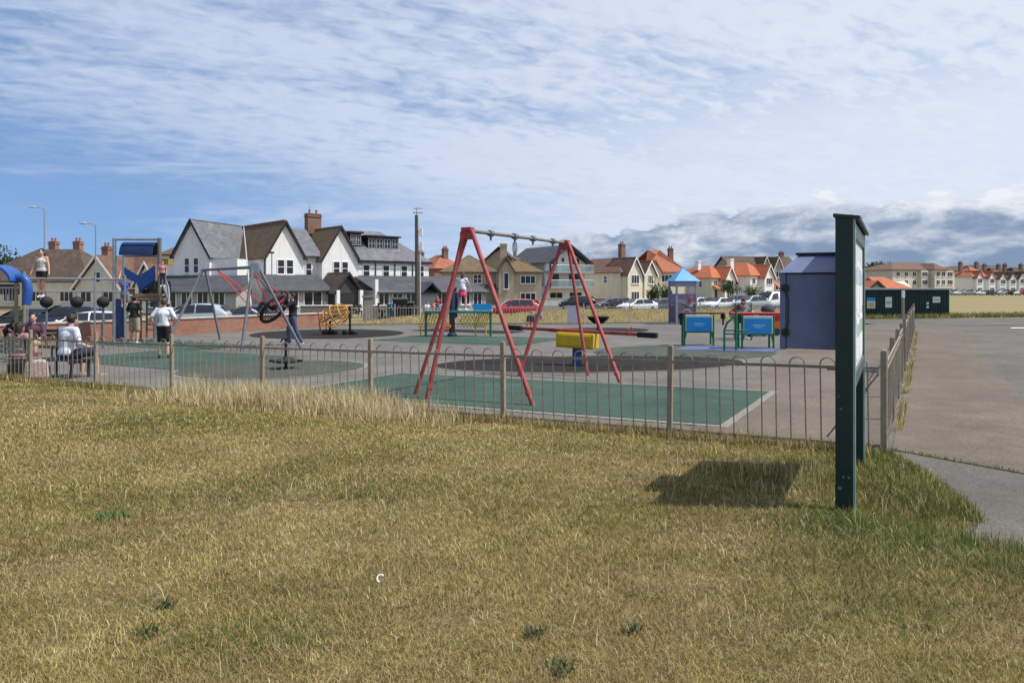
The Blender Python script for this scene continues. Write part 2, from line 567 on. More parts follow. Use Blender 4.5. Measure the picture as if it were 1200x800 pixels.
def discfn(c, r):
    return lambda u, v: (c[0] + r * u * math.cos(2 * math.pi * v), c[1] + r * u * math.sin(2 * math.pi * v))


def vnoise(x, y, sc, seed):
    rs = np.random.RandomState(seed); T = rs.rand(256, 256)
    x = np.asarray(x) * sc + 100; y = np.asarray(y) * sc + 100
    xi, yi = np.floor(x).astype(int), np.floor(y).astype(int)
    fx, fy = x - xi, y - yi
    fx, fy = fx * fx * (3 - 2 * fx), fy * fy * (3 - 2 * fy)
    t = lambda a, b: T[a & 255, b & 255]
    return (t(xi, yi) * (1 - fx) + t(xi + 1, yi) * fx) * (1 - fy) + (t(xi, yi + 1) * (1 - fx) + t(xi + 1, yi + 1) * fx) * fy


def fbm(x, y, sc, seed, o=3):
    s_, a, n = 0, 1.0, 0
    for i in range(o):
        s_ = s_ + a * vnoise(x, y, sc * 2 ** i, seed + i); n += a; a *= 0.55
    return s_ / n

# ------------------------------------------------------------------ ground, lawn, hard surfaces
SOIL = mat('dry_turf', (0.17, 0.125, 0.05), 0.95, 0.3, 6.0, 1.0, col2=(0.25, 0.195, 0.08), detail=12)
FIELD = mat('field_turf', (0.31, 0.235, 0.11), 0.95, 0.22, 0.11, 0.5, col2=(0.20, 0.18, 0.07), detail=10)


def tarmac(name, c, c2, speck=0.35, stain=0.5):
    m = bpy.data.materials.new(name); m.use_nodes = True
    nt = m.node_tree; p = nt.nodes['Principled BSDF']; p.inputs['Roughness'].default_value = 0.9
    p.inputs['Specular IOR Level'].default_value = 0.25
    t = nt.nodes.new('ShaderNodeTexCoord')

    def nz(sc, det, ro):
        n = nt.nodes.new('ShaderNodeTexNoise'); n.inputs['Scale'].default_value = sc
        n.inputs['Detail'].default_value = det; n.inputs['Roughness'].default_value = ro
        nt.links.new(t.outputs['Object'], n.inputs['Vector']); return n.outputs['Fac']

    def ramp(f, a, b, ca, cb):
        r = nt.nodes.new('ShaderNodeValToRGB'); r.color_ramp.elements[0].position = a; r.color_ramp.elements[1].position = b
        r.color_ramp.elements[0].color = (*ca, 1); r.color_ramp.elements[1].color = (*cb, 1)
        nt.links.new(f, r.inputs[0]); return r.outputs[0]

    def mul(a, b, f=1.0):
        x = nt.nodes.new('ShaderNodeMix'); x.data_type = 'RGBA'; x.blend_type = 'MULTIPLY'; x.inputs[0].default_value = f
        nt.links.new(a, x.inputs[6]); nt.links.new(b, x.inputs[7]); return x.outputs[2]
    o = ramp(nz(0.22, 6, 0.6), 0.35, 0.65, c, c2)
    o = mul(o, ramp(nz(1.7, 8, 0.7), 0.3, 0.62, (0.66, 0.66, 0.67), (1.10, 1.10, 1.09)), stain)
    o = mul(o, ramp(nz(0.55, 10, 0.75), 0.36, 0.6, (0.70, 0.69, 0.67), (1.08, 1.08, 1.08)), 0.75)
    o = mul(o, ramp(nz(24, 3, 0.6), 0.32, 0.66, (0.82, 0.82, 0.82), (1.14, 1.14, 1.14)))
    o = mul(o, ramp(nz(85, 2, 0.5), 0.35, 0.62, (1 - speck,) * 3, (1 + speck * 0.6,) * 3))
    vo = nt.nodes.new('ShaderNodeTexVoronoi'); vo.feature = 'DISTANCE_TO_EDGE'; vo.inputs['Scale'].default_value = 0.42
    mp = nt.nodes.new('ShaderNodeMix'); mp.data_type = 'RGBA'; mp.inputs[0].default_value = 0.12
    n = nt.nodes.new('ShaderNodeTexNoise'); n.inputs['Scale'].default_value = 1.6; n.inputs['Detail'].default_value = 5
    nt.links.new(t.outputs['Object'], n.inputs['Vector'])
    nt.links.new(t.outputs['Object'], mp.inputs[6]); nt.links.new(n.outputs['Color'], mp.inputs[7])
    nt.links.new(mp.outputs[2], vo.inputs['Vector'])
    o = mul(o, ramp(vo.outputs['Distance'], 0.0, 0.006, (0.62, 0.6, 0.56), (1, 1, 1)), 0.4)
    nt.links.new(o, p.inputs['Base Color'])
    b = nt.nodes.new('ShaderNodeBump'); b.inputs['Strength'].default_value = 0.35; b.inputs['Distance'].default_value = 0.006
    nt.links.new(nz(110, 2, 0.5), b.inputs['Height']); nt.links.new(b.outputs[0], p.inputs['Normal'])
    return m


TAR = tarmac('playground_tarmac', (0.141, 0.135, 0.125), (0.171, 0.163, 0.148))
TARP = tarmac('path_tarmac', (0.147, 0.121, 0.098), (0.174, 0.143, 0.118))
TARG = tarmac('grey_path_tarmac', (0.124, 0.119, 0.107), (0.148, 0.140, 0.124))
ROADM = tarmac('road_tarmac', (0.096, 0.096, 0.096), (0.120, 0.120, 0.118))
RUBG = tarmac('green_rubber', (0.041, 0.082, 0.064), (0.056, 0.100, 0.079), 0.3, 0.7)
RUBO = tarmac('faded_green_rubber', (0.066, 0.082, 0.064), (0.078, 0.092, 0.073), 0.3, 0.7)
RUBD = tarmac('dark_rubber', (0.014, 0.012, 0.012), (0.022, 0.018, 0.016), 0.4, 0.8)
RUBP = tarmac('lilac_rubber', (0.100, 0.128, 0.272), (0.120, 0.152, 0.304), 0.2, 0.5)
EDGE = tarmac('pale_edging', (0.234, 0.222, 0.195), (0.265, 0.250, 0.218))

C0 = Vector((4.03, 8.02, 0))
BAY = 2.376


def dF(x, y):
    return (C0.x - x) * E2.x + (C0.y - y) * E2.y


PL = [(4.10, 8.3), (4.06, 7.32), (3.86, 6.4), (3.62, 5.66), (3.25, 5.37), (3.47, 5.02), (4.3, 4.5), (12, 2.2)]


def dP(x, y):
    x = np.asarray(x, float); y = np.asarray(y, float)
    best = np.full(x.shape, 1e9); sg = np.ones(x.shape)
    for (ax, ay), (bx, by) in zip(PL[:-1], PL[1:]):
        dx, dy = bx - ax, by - ay
        t = np.clip(((x - ax) * dx + (y - ay) * dy) / (dx * dx + dy * dy), 0, 1)
        d = np.hypot(x - ax - t * dx, y - ay - t * dy)
        cr = dx * (y - ay) - dy * (x - ax)
        m = d < best
        best = np.where(m, d, best); sg = np.where(m, np.where(cr < 0, 1, -1), sg)
    return best * sg


def lawn_z(x, y):
    a, b = dF(x, y), dP(x, y)
    up = np.minimum(ss(a, -0.1, 3.2), ss(b, -0.1, 1.3))
    z = gz(x, y) + 0.215 * up - 0.03 + 0.035 * np.minimum(ss(a, -.05, .25), ss(b, -.05, .2))
    return z + 0.035 * (fbm(x, y, 0.7, 5) - 0.5) * up


# wide base ground: flat far field, dropping a little beyond the playground
xs = np.unique(np.concatenate([np.linspace(-60, 60, 81), np.linspace(-900, 1300, 45)]))
ys = np.unique(np.concatenate([np.linspace(-20, 130, 101), np.linspace(-200, 3000, 40)]))
gx, gy = np.meshgrid(xs, ys, indexing='ij')
gv = np.stack([gx, gy, gz(gx, gy) - 0.07], -1).reshape(-1, 3)
ny = len(ys)
gf = [(i * ny + j, (i + 1) * ny + j, (i + 1) * ny + j + 1, i * ny + j + 1) for i in range(len(xs) - 1) for j in range(ny - 1)]
me = bpy.data.meshes.new('ground'); me.from_pydata(gv.tolist(), [], gf)
structure(add('ground', me, FIELD))

# lawn in front of the fence
lx, ly = np.arange(-19, 10.01, 0.13), np.arange(-3, 24, 0.13)
gx, gy = np.meshgrid(lx, ly, indexing='ij')
lv = np.stack([gx, gy, lawn_z(gx, gy)], -1).reshape(-1, 3)
ok = ((dF(gx, gy) > -0.2) & (dP(gx, gy) > -0.25)).reshape(-1)
ny = len(ly)
lf = []
for i in range(len(lx) - 1):
    for j in range(ny - 1):
        q = (i * ny + j, (i + 1) * ny + j, (i + 1) * ny + j + 1, i * ny + j + 1)
        if ok[q[0]] and ok[q[1]] and ok[q[2]] and ok[q[3]]:
            lf.append(q)
me = bpy.data.meshes.new('lawn'); me.from_pydata(lv.tolist(), [], lf)
bm = bmesh.new(); bm.from_mesh(me)
bmesh.ops.delete(bm, geom=[v for v in bm.verts if not v.link_faces], context='VERTS')
bm.to_mesh(me); bm.free()
me.polygons.foreach_set('use_smooth', [True] * len(me.polygons))
structure(add('lawn', me, SOIL))
pl = lambda a, b: tuple((C0 + E1 * a + E2 * b).to_2d())      # metres along the front fence, metres behind it
drape('playground_surface', quadfn(pl(0.1, -0.1), pl(-27, -0.1), (-10.2, 39.6), (18.5, 42.8)), 40, 50, 0.0, TAR)
drape('path', quadfn(pl(0, -8), pl(40, -8), pl(40, 35), pl(0, 35)), 60, 60, -0.012, TARG)
drape('path_strip', quadfn(pl(0.07, 0.3), pl(1.75, -0.65), pl(1.75, 31), pl(0.07, 31)), 4, 60, -0.004, TARP)
drape('play_area_corner', quadfn(pl(-2.2, 0.0), pl(-0.03, 0.0), pl(-0.03, 31), pl(-4.2, 31)), 8, 60, 0.006, TARP)
# rubber safety surfaces
gc = C0 + E2 * 2.74 + E1 * -6.0
drape('green_rubber_edging', rectfn(gc, 4.15, 1.93), 20, 12, 0.010, EDGE)
drape('green_rubber_pad', rectfn(gc, 4.02, 1.79), 20, 12, 0.016, RUBG)
sc_ = at(690, 427)
ell = lambda rx, ry: (lambda u, v: (sc_.x + rx * u * math.cos(6.28318 * v), sc_.y + .25 + ry * u * math.sin(6.28318 * v)))
drape('dark_rubber_edging', ell(3.95, 2.18), 6, 48, 0.009, EDGE)
drape('dark_rubber_pad', ell(3.85, 2.08), 6, 48, 0.015, RUBD)
drape('spinner_rubber_edging', discfn(at(320, 432), 2.35), 6, 40, 0.009, EDGE)
drape('spinner_rubber_disc', discfn(at(320, 432), 2.22), 6, 40, 0.015, RUBO)
drape('counter_rubber_disc', discfn(at(800, 412), 2.6), 6, 40, 0.009, RUBO)
drape('lilac_rubber_mat', rectfn(at(853, 409), 1.42, 0.75), 6, 6, 0.016, RUBP)
drape('bowl_rubber_disc', discfn(at(700, 387), 2.35), 6, 40, 0.012, RUBD)
drape('net_rubber_disc', discfn(at(385, 391), 3.3), 6, 40, 0.012, RUBD)
drape('deck_rubber_pad', rectfn(at(550, 398), 3.3, 2.0), 10, 8, 0.010, RUBG)
drape('deck_dark_rubber', rectfn(at(548, 388), 2.6, 0.9), 10, 6, 0.016, RUBD)
drape('swing_rubber_pad', rectfn(at(205, 420), 2.9, 2.0), 12, 10, 0.010, RUBG)
drape('climber_rubber_pad', rectfn(at(200, 404), 2.8, 1.25), 12, 8, 0.010, RUBG)
# road beyond the bank, and the car park to the left of it
drape('road', quadfn((-9, 56), (27, 61), (44, 104), (-16, 100)), 50, 30, -0.03, ROADM)
drape('car_park', quadfn((-21.8, 24.2), (-11.2, 40.2), (-24, 62), (-62, 52)), 30, 30, -0.035, ROADM)
drape('side_road', quadfn((17.6, 34), (70, 34), (70, 42.2), (18.2, 42.2)), 20, 6, 0.0, TARG)
WPAINT = mat('road_paint', (0.62, 0.62, 0.60), 0.8, 0.15, 9)
drape('road_marking', quadfn(tuple(at(1185, 385).to_2d()), tuple(at(1215, 385).to_2d()), tuple(at(1215, 384).to_2d()), tuple(at(1185, 384).to_2d())), 2, 2, 0.008, WPAINT)

# ------------------------------------------------------------------ bow-top fences
def panel(L, m, hgt=1.08, step=0.148):
    b = MB()
    n = max(2, int(round((L - 0.10) / step / 2)) * 2)
    st = (L - 0.06) / n
    zt, zb = hgt - 0.13, 0.075
    b.bar((0.0, 0, zt - 0.03), (L, 0, zt - 0.03), 0.010, 0.034)
    b.bar((0.0, 0, zb), (L, 0, zb), 0.010, 0.034)
    for i in range(n // 2):
        x0 = 0.03 + st / 2 + i * 2 * st; x1 = x0 + st
        jit = random.uniform(-0.006, 0.006)
        pts = [(x0, 0, 0.02), (x0 + jit, 0.002, zt)] + [((x0 + x1) / 2 - st / 2 * math.cos(a), 0, zt + 0.075 * math.sin(a)) for a in (0.5, 1.05, 1.57, 2.1, 2.64)] + [(x1 + jit, 0.002, zt), (x1, 0, 0.02)]
        b.tube(pts, 0.0085, 5)
    me_o = b.build('panel', m)
    return me_o


def run_fence(name, label, a, b, n, m, postm, cat='fence', hgt=1.08, bend=0.0, zf=g, pw=0.062):
    a, b = Vector((a[0], a[1], 0)), Vector((b[0], b[1], 0))
    Lb = (b - a).length / n
    d = (b - a).normalized(); ang = math.atan2(d.y, d.x)
    root = thing(name, label, cat, (a.x, a.y, zf(a.x, a.y)), 0)
    src = panel(Lb - 0.07, m, hgt)
    for i in range(n + 1):
        p = a + d * Lb * i
        pb = MB()
        z = zf(p.x, p.y) - root.location.z
        pb.T = Matrix.Translation((p.x - a.x, p.y - a.y, z)) @ Matrix.Rotation(ang, 4, 'Z') @ Matrix.Rotation(R(random.uniform(-.8, .8)), 4, 'Y')
        pb.box(-pw / 2, pw / 2, -pw / 2, pw / 2, -0.25, hgt + 0.035)
        pb.box(-pw / 2 + .008, pw / 2 - .008, -pw / 2 + .008, pw / 2 - .008, hgt + 0.034, hgt + 0.045)
        pb.build('post', postm, root, bevel=0.006)
        if i < n:
            q = a + d * (Lb * i + 0.035)
            e = a + d * Lb * (i + 1)
            o = src if i == 0 else src.copy()
            if i:
                COL.objects.link(o)
            o.parent = root
            tilt = math.atan2(zf(e.x, e.y) - zf(p.x, p.y), Lb)
            o.location = (q.x - a.x, q.y - a.y, z)
            o.rotation_euler = (R(random.uniform(-1, 1) + bend * random.uniform(-2.5, 2.5)), -tilt, ang)
    return root


FB = mat('grey_painted_bars', (0.235, 0.205, 0.165), 0.6, 0.3, 9, 0.05, streak=(0.16, 0.105, 0.07))
BARS = mat('beige_painted_bars', (0.36, 0.30, 0.225), 0.75, 0.2, 14, 0.05, streak=(0.22, 0.15, 0.10))
run_fence('bow_top_fence', 'long front bow-top metal fence with tan posts between the dry lawn and the playground', C0, C0 - E1 * BAY * 10, 10, FB, FENCEP)
c1 = C0 + E2 * 0.02
run_fence('bow_top_fence', 'side bow-top fence with bent tan rails running away along the path', c1 + E2 * 0.07, c1 + E2 * 25.2, 11, BARS, FENCEP, bend=1.0)
br_ = MB()
e = C0 - E1 * 0.55
z = g(C0.x, C0.y)
br_.bar((C0.x - .03, C0.y + .05, z + .88), (e.x, e.y + .05, z + .88), .02, .02)
br_.bar((C0.x - .03, C0.y + .05, z + .86), (e.x, e.y + .05, z + .12), .018, .018)
tag(br_.build('fence_brace', FB), 'rusty diagonal brace bar behind the fence corner post', 'brace')
BACKB = mat('pale_painted_bars', (0.42, 0.40, 0.34), 0.7, 0.15, 14)
run_fence('bow_top_fence', 'pale bow-top fence along the back of the playground below the grass bank', (-9.0, 40.2), (9.2, 41.6), 7, BACKB, BACKB)
run_fence('bow_top_fence', 'pale bow-top fence behind the counter panels, right of the blue-roofed tower', (10.6, 41.7), (18.2, 42.6), 3, BACKB, BACKB)

# ------------------------------------------------------------------ grass
def blades(px, py, pz, h, wd, lean, col, name, mt, tipcol=None):
    n = len(px)
    az = np.random.rand(n) * 2 * np.pi
    ox, oy = np.cos(az), np.sin(az)
    wa = az + np.pi / 2 + (np.random.rand(n) - .5) * 1.6
    wx, wy = np.cos(wa) * wd / 2, np.sin(wa) * wd / 2
    V_ = np.empty((n, 5, 3), np.float32)
    zh = h * np.sqrt(np.clip(1 - lean ** 2, 0.02, 1))
    for k, (f, fz, s) in enumerate(((0, -.02, 1), (0, -.02, -1), (.32, .58, .8), (.32, .58, -.8), (1, 1, 0))):
        V_[:, k, 0] = px + ox * h * lean * f + wx * s
        V_[:, k, 1] = py + oy * h * lean * f + wy * s
        V_[:, k, 2] = pz + zh * fz
    me = bpy.data.meshes.new(name)
    me.vertices.add(n * 5); me.vertices.foreach_set('co', V_.ravel())
    base = (np.arange(n) * 5)[:, None]
    lp = np.concatenate([base + np.array([[0, 1, 3, 2]]), base + np.array([[2, 3, 4]])], 1)
    me.loops.add(n * 7); me.loops.foreach_set('vertex_index', lp.ravel().astype(np.int32))
    st = np.empty((n, 2), np.int32); st[:, 0] = np.arange(n) * 7; st[:, 1] = st[:, 0] + 4
    me.polygons.add(n * 2); me.polygons.foreach_set('loop_start', st.ravel())
    me.update(calc_edges=True)
    at_ = me.attributes.new('col', 'FLOAT_COLOR', 'POINT')
    c = np.ones((n, 5, 4), np.float32); c[:, :, :3] = col[:, None, :]
    at_.data.foreach_set('color', c.ravel())
    me.polygons.foreach_set('use_smooth', np.ones(n * 2, bool))
    return add(name, me, mt)


def leafmat(name, trans=0.3, rough=0.75):
    m = bpy.data.materials.new(name); m.use_nodes = True
    nt = m.node_tree; p = nt.nodes['Principled BSDF']
    a = nt.nodes.new('ShaderNodeAttribute'); a.attribute_name = 'col'
    nt.links.new(a.outputs['Color'], p.inputs['Base Color'])
    p.inputs['Roughness'].default_value = rough; p.inputs['Specular IOR Level'].default_value = 0.25
    t = nt.nodes.new('ShaderNodeBsdfTranslucent'); nt.links.new(a.outputs['Color'], t.inputs[0])
    x = nt.nodes.new('ShaderNodeMixShader'); x.inputs[0].default_value = trans
    nt.links.new(p.outputs[0], x.inputs[1]); nt.links.new(t.outputs[0], x.inputs[2])
    nt.links.new(x.outputs[0], nt.nodes['Material Output'].inputs[0])
    return m


GRASSM = leafmat('grass_blades', 0.28)
np.random.seed(11)
STRAW, PALE, OLIVE, GREEN, RUST = [np.array(c) for c in ((0.455, 0.358, 0.150), (0.66, 0.56, 0.36), (0.240, 0.208, 0.056), (0.080, 0.128, 0.024), (0.38, 0.25, 0.135))]


def mixc(n, w_):
    """pick a colour per blade from straw, pale, olive, green, rust with per-blade weights"""
    w_ = np.stack(np.broadcast_arrays(*[np.broadcast_to(q, (n,)) for q in w_]), 1); w_ = w_ / w_.sum(1, keepdims=True)
    k = (np.random.rand(n, 1) > np.cumsum(w_, 1)).sum(1).clip(0, 4)
    c = np.stack([STRAW, PALE, OLIVE, GREEN, RUST])[k]
    return c * (0.78 + 0.44 * np.random.rand(n, 1)) * (1 + 0.12 * (np.random.rand(n, 3) - .5))


BP = np.array((2.75, 6.1))                        # middle of the notice board
n = 1050000
D = 2.3 + (21 - 2.3) * np.random.rand(n) ** 1.35
t = (np.random.rand(n) - .5) * 1.56
px, py = t * D, D
a, b = dF(px, py), dP(px, py)
keep = (a > -0.02) & (b > -0.03)
bare = fbm(px, py, 0.9, 31)
keep &= ~((bare > 0.70) & (np.random.rand(n) < 0.25))
sand = np.hypot(px - 3.5, py - 5.2) < 0.5
keep &= ~(sand & (np.random.rand(n) < .8))
px, py, D, a, b = [q[keep] for q in (px, py, D, a, b)]
n = len(px)
big, mid = fbm(px, py, 0.35, 3), fbm(px, py, 1.5, 9)
near_b = np.exp(-((px - BP[0] + .3) ** 2 + (py - BP[1]) ** 2) / .7)
lush = np.exp(-(b / 0.55) ** 2) * (px < 5) + 0.55 * np.exp(-(((px - 2.9) / 1.0) ** 2 + ((py - 4.6) / .6) ** 2))
for qx, qy, sx_, sy_, am in ((2.30, 5.02, .42, .26, .9), (2.75, 4.75, .5, .2, .6), (3.1, 4.15, .6, .3, .55), (2.0, 3.6, .5, .25, .35), (-1.2, 3.4, .35, .2, .4), (-4.5, 9.5, 1.1, .5, .4), (-1.4, 6.0, 1.2, .35, .3)):
    lush = lush + am * np.exp(-(((px - qx) / sx_) ** 2 + ((py - qy) / sy_) ** 2))
lush = np.clip(lush * (0.1 + 2.0 * fbm(px, py, 3.1, 88)), 0, 1.2)
dead = np.zeros(n)
for qx, qy, sx_, sy_ in ((2.0, 7.2, .5, .2), (-1.55, 5.6, .3, .15), (.9, 4.0, .3, .15), (-.3, 3.55, .25, .1), (-8, 13, 1.2, .5), (-6.5, 11, .9, .4), (2.4, 3.3, .3, .15), (-2.6, 4.3, .3, .15)):
    dead = dead + np.exp(-(((px - qx) / sx_) ** 2 + ((py - qy) / sy_) ** 2))
dead = np.clip(dead, 0, 1)
fnc = np.exp(-np.clip(a, 0, 9) / 0.22)
h = (0.018 + 0.037 * np.random.rand(n) ** 1.6) * (0.7 + 0.7 * mid) + 0.03 * near_b * np.random.rand(n) + 0.06 * lush * np.random.rand(n) + 0.10 * fnc * np.random.rand(n)
lean = np.clip(0.55 + 0.45 * np.random.rand(n), 0, .97) * (1 - 0.35 * fnc)
g_ = np.clip((mid - .52) * 3 + (big - .5) * 2.5, 0, 1)
pat = fbm(px, py, .75, 55)
gb = fbm(px, py, .42, 101)
g_ = np.clip(g_ + 1.6 * ss(gb, .5, .7), 0, 1.6)
col = mixc(n, [0.75 + .9 * (big < .5), 0.14 + 0.16 * (mid < .42) + .5 * dead, 1.15 + 1.5 * g_, 0.10 + 0.45 * g_ + 6.0 * lush + 0.5 * near_b, 0.08 + 1.0 * ss(pat, .52, .72) + 3 * dead])
col *= (0.74 + 0.60 * fbm(px, py, 2.6, 71))[:, None]
dk_b = np.random.rand(n) < 0.20
col[dk_b] *= np.array((.42, .40, .38))  # scattered blades darkened: shade of the gaps in the turf put into the colour
h *= 1 - .5 * dead
tag(blades(px, py, lawn_z(px, py), h, np.clip(0.0008 * D, 0.0024, 0.009), lean, col, 'grass', GRASSM), 'short sun-bleached grass of the lawn in front of the fence', 'grass', kind='stuff')

# long pale seeding grass along the front fence and round the board
def tall(n, s0, s1, dmin, dmax, h0, h1, w_, clump=None):
    s = s0 + (s1 - s0) * np.random.rand(n)
    if clump is not None:
        k = clump[np.random.randint(len(clump), size=n)]
        s = k + np.random.randn(n) * 0.13
    d = dmin + (dmax - dmin) * np.random.rand(n) ** 1.6
    x, y = C0.x + E1.x * s - E2.x * d, C0.y + E1.y * s - E2.y * d
    f = 0.45 + 0.9 * fbm(x, y, 1.8, 77)
    return x, y, (h0 + (h1 - h0) * np.random.rand(n)) * f, mixc(n, w_)


grp = []
ck = np.concatenate([-11.2 + 5.2 * np.random.rand(34), -9.5 + 3.2 * np.random.rand(26)])
grp.append(tall(9000, -11.3, -5.6, -0.12, 0.85, 0.14, 0.50, (.9, 2.9, .25, .05, .1), ck))
grp.append(tall(4500, -11.8, -5.0, -0.12, 1.3, 0.10, 0.34, (1.1, 1.4, .6, .1, .1)))
ck = np.array([-1.05, -1.2, -1.35, -0.5, -.8, -1.6]) - .1
grp.append(tall(420, -2.2, -.2, 1.9, 2.7, 0.07, 0.22, (1.1, .8, 1.1, .9, .2), ck + .35))
grp.append(tall(7000, -5.6, -0.1, -0.08, 0.30, 0.06, 0.22, (1.2, .5, .6, .2, .55)))
grp.append(tall(7000, -22, -11.3, -0.08, 0.30, 0.08, 0.22, (1.0, .5, 1.0, .3, .35)))
q = np.random.randn(3000, 2) * (0.5, 0.42)
x, y = 2.3 + q[:, 0], 6.15 + q[:, 1]
kk = fbm(x, y, 2.4, 91) > .44; x, y = x[kk], y[kk]
kk = (dF(x, y) > -.05) & (dP(x, y) > 0.0); x, y = x[kk], y[kk]
grp.append((x, y, (0.03 + 0.16 * np.random.rand(len(x)) ** 1.6) * (0.4 + fbm(x, y, 2.2, 5)), mixc(len(x), (.9, .7, 1.2, 1.5, .25))))
q = np.random.randn(7000, 2) * (0.42, 0.5)
x, y = 3.25 + q[:, 0], 6.3 + q[:, 1]
kk = (dF(x, y) > -.05) & (dP(x, y) > 0.02); x, y = x[kk], y[kk]
grp.append((x, y, (0.05 + 0.10 * np.random.rand(len(x))) * (0.4 + fbm(x, y, 2.2, 5)), mixc(len(x), (.6, .35, 1.3, 2.6, .2))))
q = np.random.randn(5200, 2) * (0.62, 0.16)
x = 3.95 + q[:, 0]; y = 4.52 - (x - 3.95) * 0.30 + q[:, 1]
kk = dP(x, y) > 0.02; x, y = x[kk], y[kk]
grp.append((x, y, (0.07 + 0.13 * np.random.rand(len(x))) * (0.5 + fbm(x, y, 2.2, 5)), mixc(len(x), (.4, .2, 1.0, 2.4, .1))))
# odd bleached stalks standing above the short turf
dd = 2.6 + 15 * np.random.rand(3200) ** 1.2; x = (np.random.rand(3200) - .5) * 1.5 * dd; y = dd
kk = (dF(x, y) > .1) & (dP(x, y) > 0.1) & (fbm(x, y, 1.1, 15) > .46); x, y = x[kk], y[kk]
grp.append((x, y, 0.05 + 0.10 * np.random.rand(len(x)), mixc(len(x), (1.0, 2.2, .3, .0, .3))))
# weeds in the joints of the path and along the side fence
s = np.random.rand(2600) * 24; kk = fbm(s, s * 0, 0.9, 8) > .5; s = s[kk]
x, y = C0.x + E2.x * s + E1.x * (0.06 + .10 * np.random.rand(len(s))), C0.y + E2.y * s + E1.y * (0.06 + .10 * np.random.rand(len(s)))
grp.append((x, y, 0.04 + 0.16 * np.random.rand(len(s)), mixc(len(s), (1.2, .8, .7, .5, .2))))
u = np.random.rand(420); x = C0.x + E1.x * (.07 + 1.68 * u) + E2.x * (.3 - .95 * u) + np.random.randn(420) * .03; y = C0.y + E1.y * (.07 + 1.68 * u) + E2.y * (.3 - .95 * u) + np.random.randn(420) * .03
grp.append((x, y, 0.012 + 0.03 * np.random.rand(420), mixc(420, (.5, .2, 1.2, 1.6, .1))))
x = np.concatenate([q[0] for q in grp]); y = np.concatenate([q[1] for q in grp]); h = np.concatenate([q[2] for q in grp]); col = np.concatenate([q[3] for q in grp])
inl = (dF(x, y) > -.15) & (dP(x, y) > -.05)
z = np.where(inl, lawn_z(x, y), gz(x, y))
tag(blades(x, y, z, h, np.clip(0.0008 * y, 0.0032, 0.010), 0.08 + 0.86 * np.random.rand(len(x)) ** 1.3, col, 'long_grass', GRASSM), 'long pale seeding grass along the fence foot and around the board', 'grass', kind='stuff')

# grass bank between the playground and the road
bx = np.linspace(-10.5, 19.5, 90); bw = np.linspace(0, 1, 13)


def bank_z(x, u):
    hgt = 0.26 + 0.36 * ss(x, -2.5, 4.0) + 0.12 * (fbm(x, u * 3, 0.35, 21) - .5)
    hgt = hgt * ss(x, -10.5, -6) * (1 - ss(x, 15.5, 19.5))
    prof = ss(u, 0, 0.42) * (1 - 0.9 * ss(u, 0.62, 1.0))
    return hgt * prof


gx, gu = np.meshgrid(bx, bw, indexing='ij')
gy = 42.3 + gx * 0.075 + gu * 7.0
bv = np.stack([gx, gy, gz(gx, gy) - 0.03 + bank_z(gx, gu)], -1).reshape(-1, 3)
nb = len(bw)
me = bpy.data.meshes.new('grass_bank'); me.from_pydata(bv.tolist(), [], [(i * nb + j, (i + 1) * nb + j, (i + 1) * nb + j + 1, i * nb + j + 1) for i in range(len(bx) - 1) for j in range(nb - 1)])
me.polygons.foreach_set('use_smooth', [True] * len(me.polygons))
structure(add('grass_bank', me, FIELD))
n = 30000
x, u = -10 + 29 * np.random.rand(n), np.random.rand(n) * .6
y = 42.3 + x * 0.075 + u * 7.0
tag(blades(x, y, gz(x, y) - .03 + bank_z(x, u), (0.04 + .13 * np.random.rand(n)) * (.4 + 1.2 * fbm(x, y, .9, 61)), np.full(n, .022), 0.45 + .5 * np.random.rand(n), mixc(n, (1.5 + 2 * (fbm(x, y, .25, 41) > .5), .8, .7 + 1.6 * (fbm(x, y, .5, 43) > .55), .10, .5)), 'bank_grass', GRASSM), 'dry straw-coloured dune grass on the bank behind the playground', 'grass', kind='stuff')
n = 22000
x, y = 18 + 42 * np.random.rand(n), 42.6 + 2.6 * np.random.rand(n)
tag(blades(x, y, gz(x, y) - .07, 0.10 + .32 * np.random.rand(n), np.full(n, .035), 0.2 + .6 * np.random.rand(n), mixc(n, (.45, .15, 1.2, 1.6, .1)), 'verge_grass', GRASSM), 'rough green verge grass in front of the dark green hut', 'grass', kind='stuff')

# ------------------------------------------------------------------ buildings
WC = {}


def win(root, pos, rot, w, h, nx=2, nz=2, fm=None, gm=None, name='window', sill=True):
    """one window: frame (a part) and its glass (a sub-part); local -y looks out of the wall"""
    fm, gm = fm or WHITEPVC, gm or GLASS
    k = (round(w, 2), round(h, 2), nx, nz, fm.name, gm.name, sill)
    if k not in WC:
        b = MB(); t = 0.075
        b.box(-w / 2, -w / 2 + t, -.05, .06, 0, h); b.box(w / 2 - t, w / 2, -.05, .06, 0, h)
        b.box(-w / 2 + t, w / 2 - t, -.05, .06, 0, t); b.box(-w / 2 + t, w / 2 - t, -.05, .06, h - t, h)
        for i in range(1, nx):
            x = -w / 2 + w * i / nx
            b.box(x - .035, x + .035, -.045, .05, t, h - t)
        for i in range(1, nz):
            z = h * i / nz
            b.box(-w / 2 + t, w / 2 - t, -.04, .04, z - .03, z + .03)
        if sill:
            b.box(-w / 2 - .06, w / 2 + .06, -.13, -.051, -.05, .03)
        f = b.build(name, fm, root)
        p = MB(); p.box(-w / 2 + t, w / 2 - t, -.025, .03, t, h - t)
        WC[k] = (f.data, p.build('pane', gm, f).data)
        f.location = pos; f.rotation_euler = (0, 0, rot)
        return f
    f = add(name, WC[k][0], None, root)
    add('pane', WC[k][1], None, f)
    f.location = pos; f.rotation_euler = (0, 0, rot)
    return f


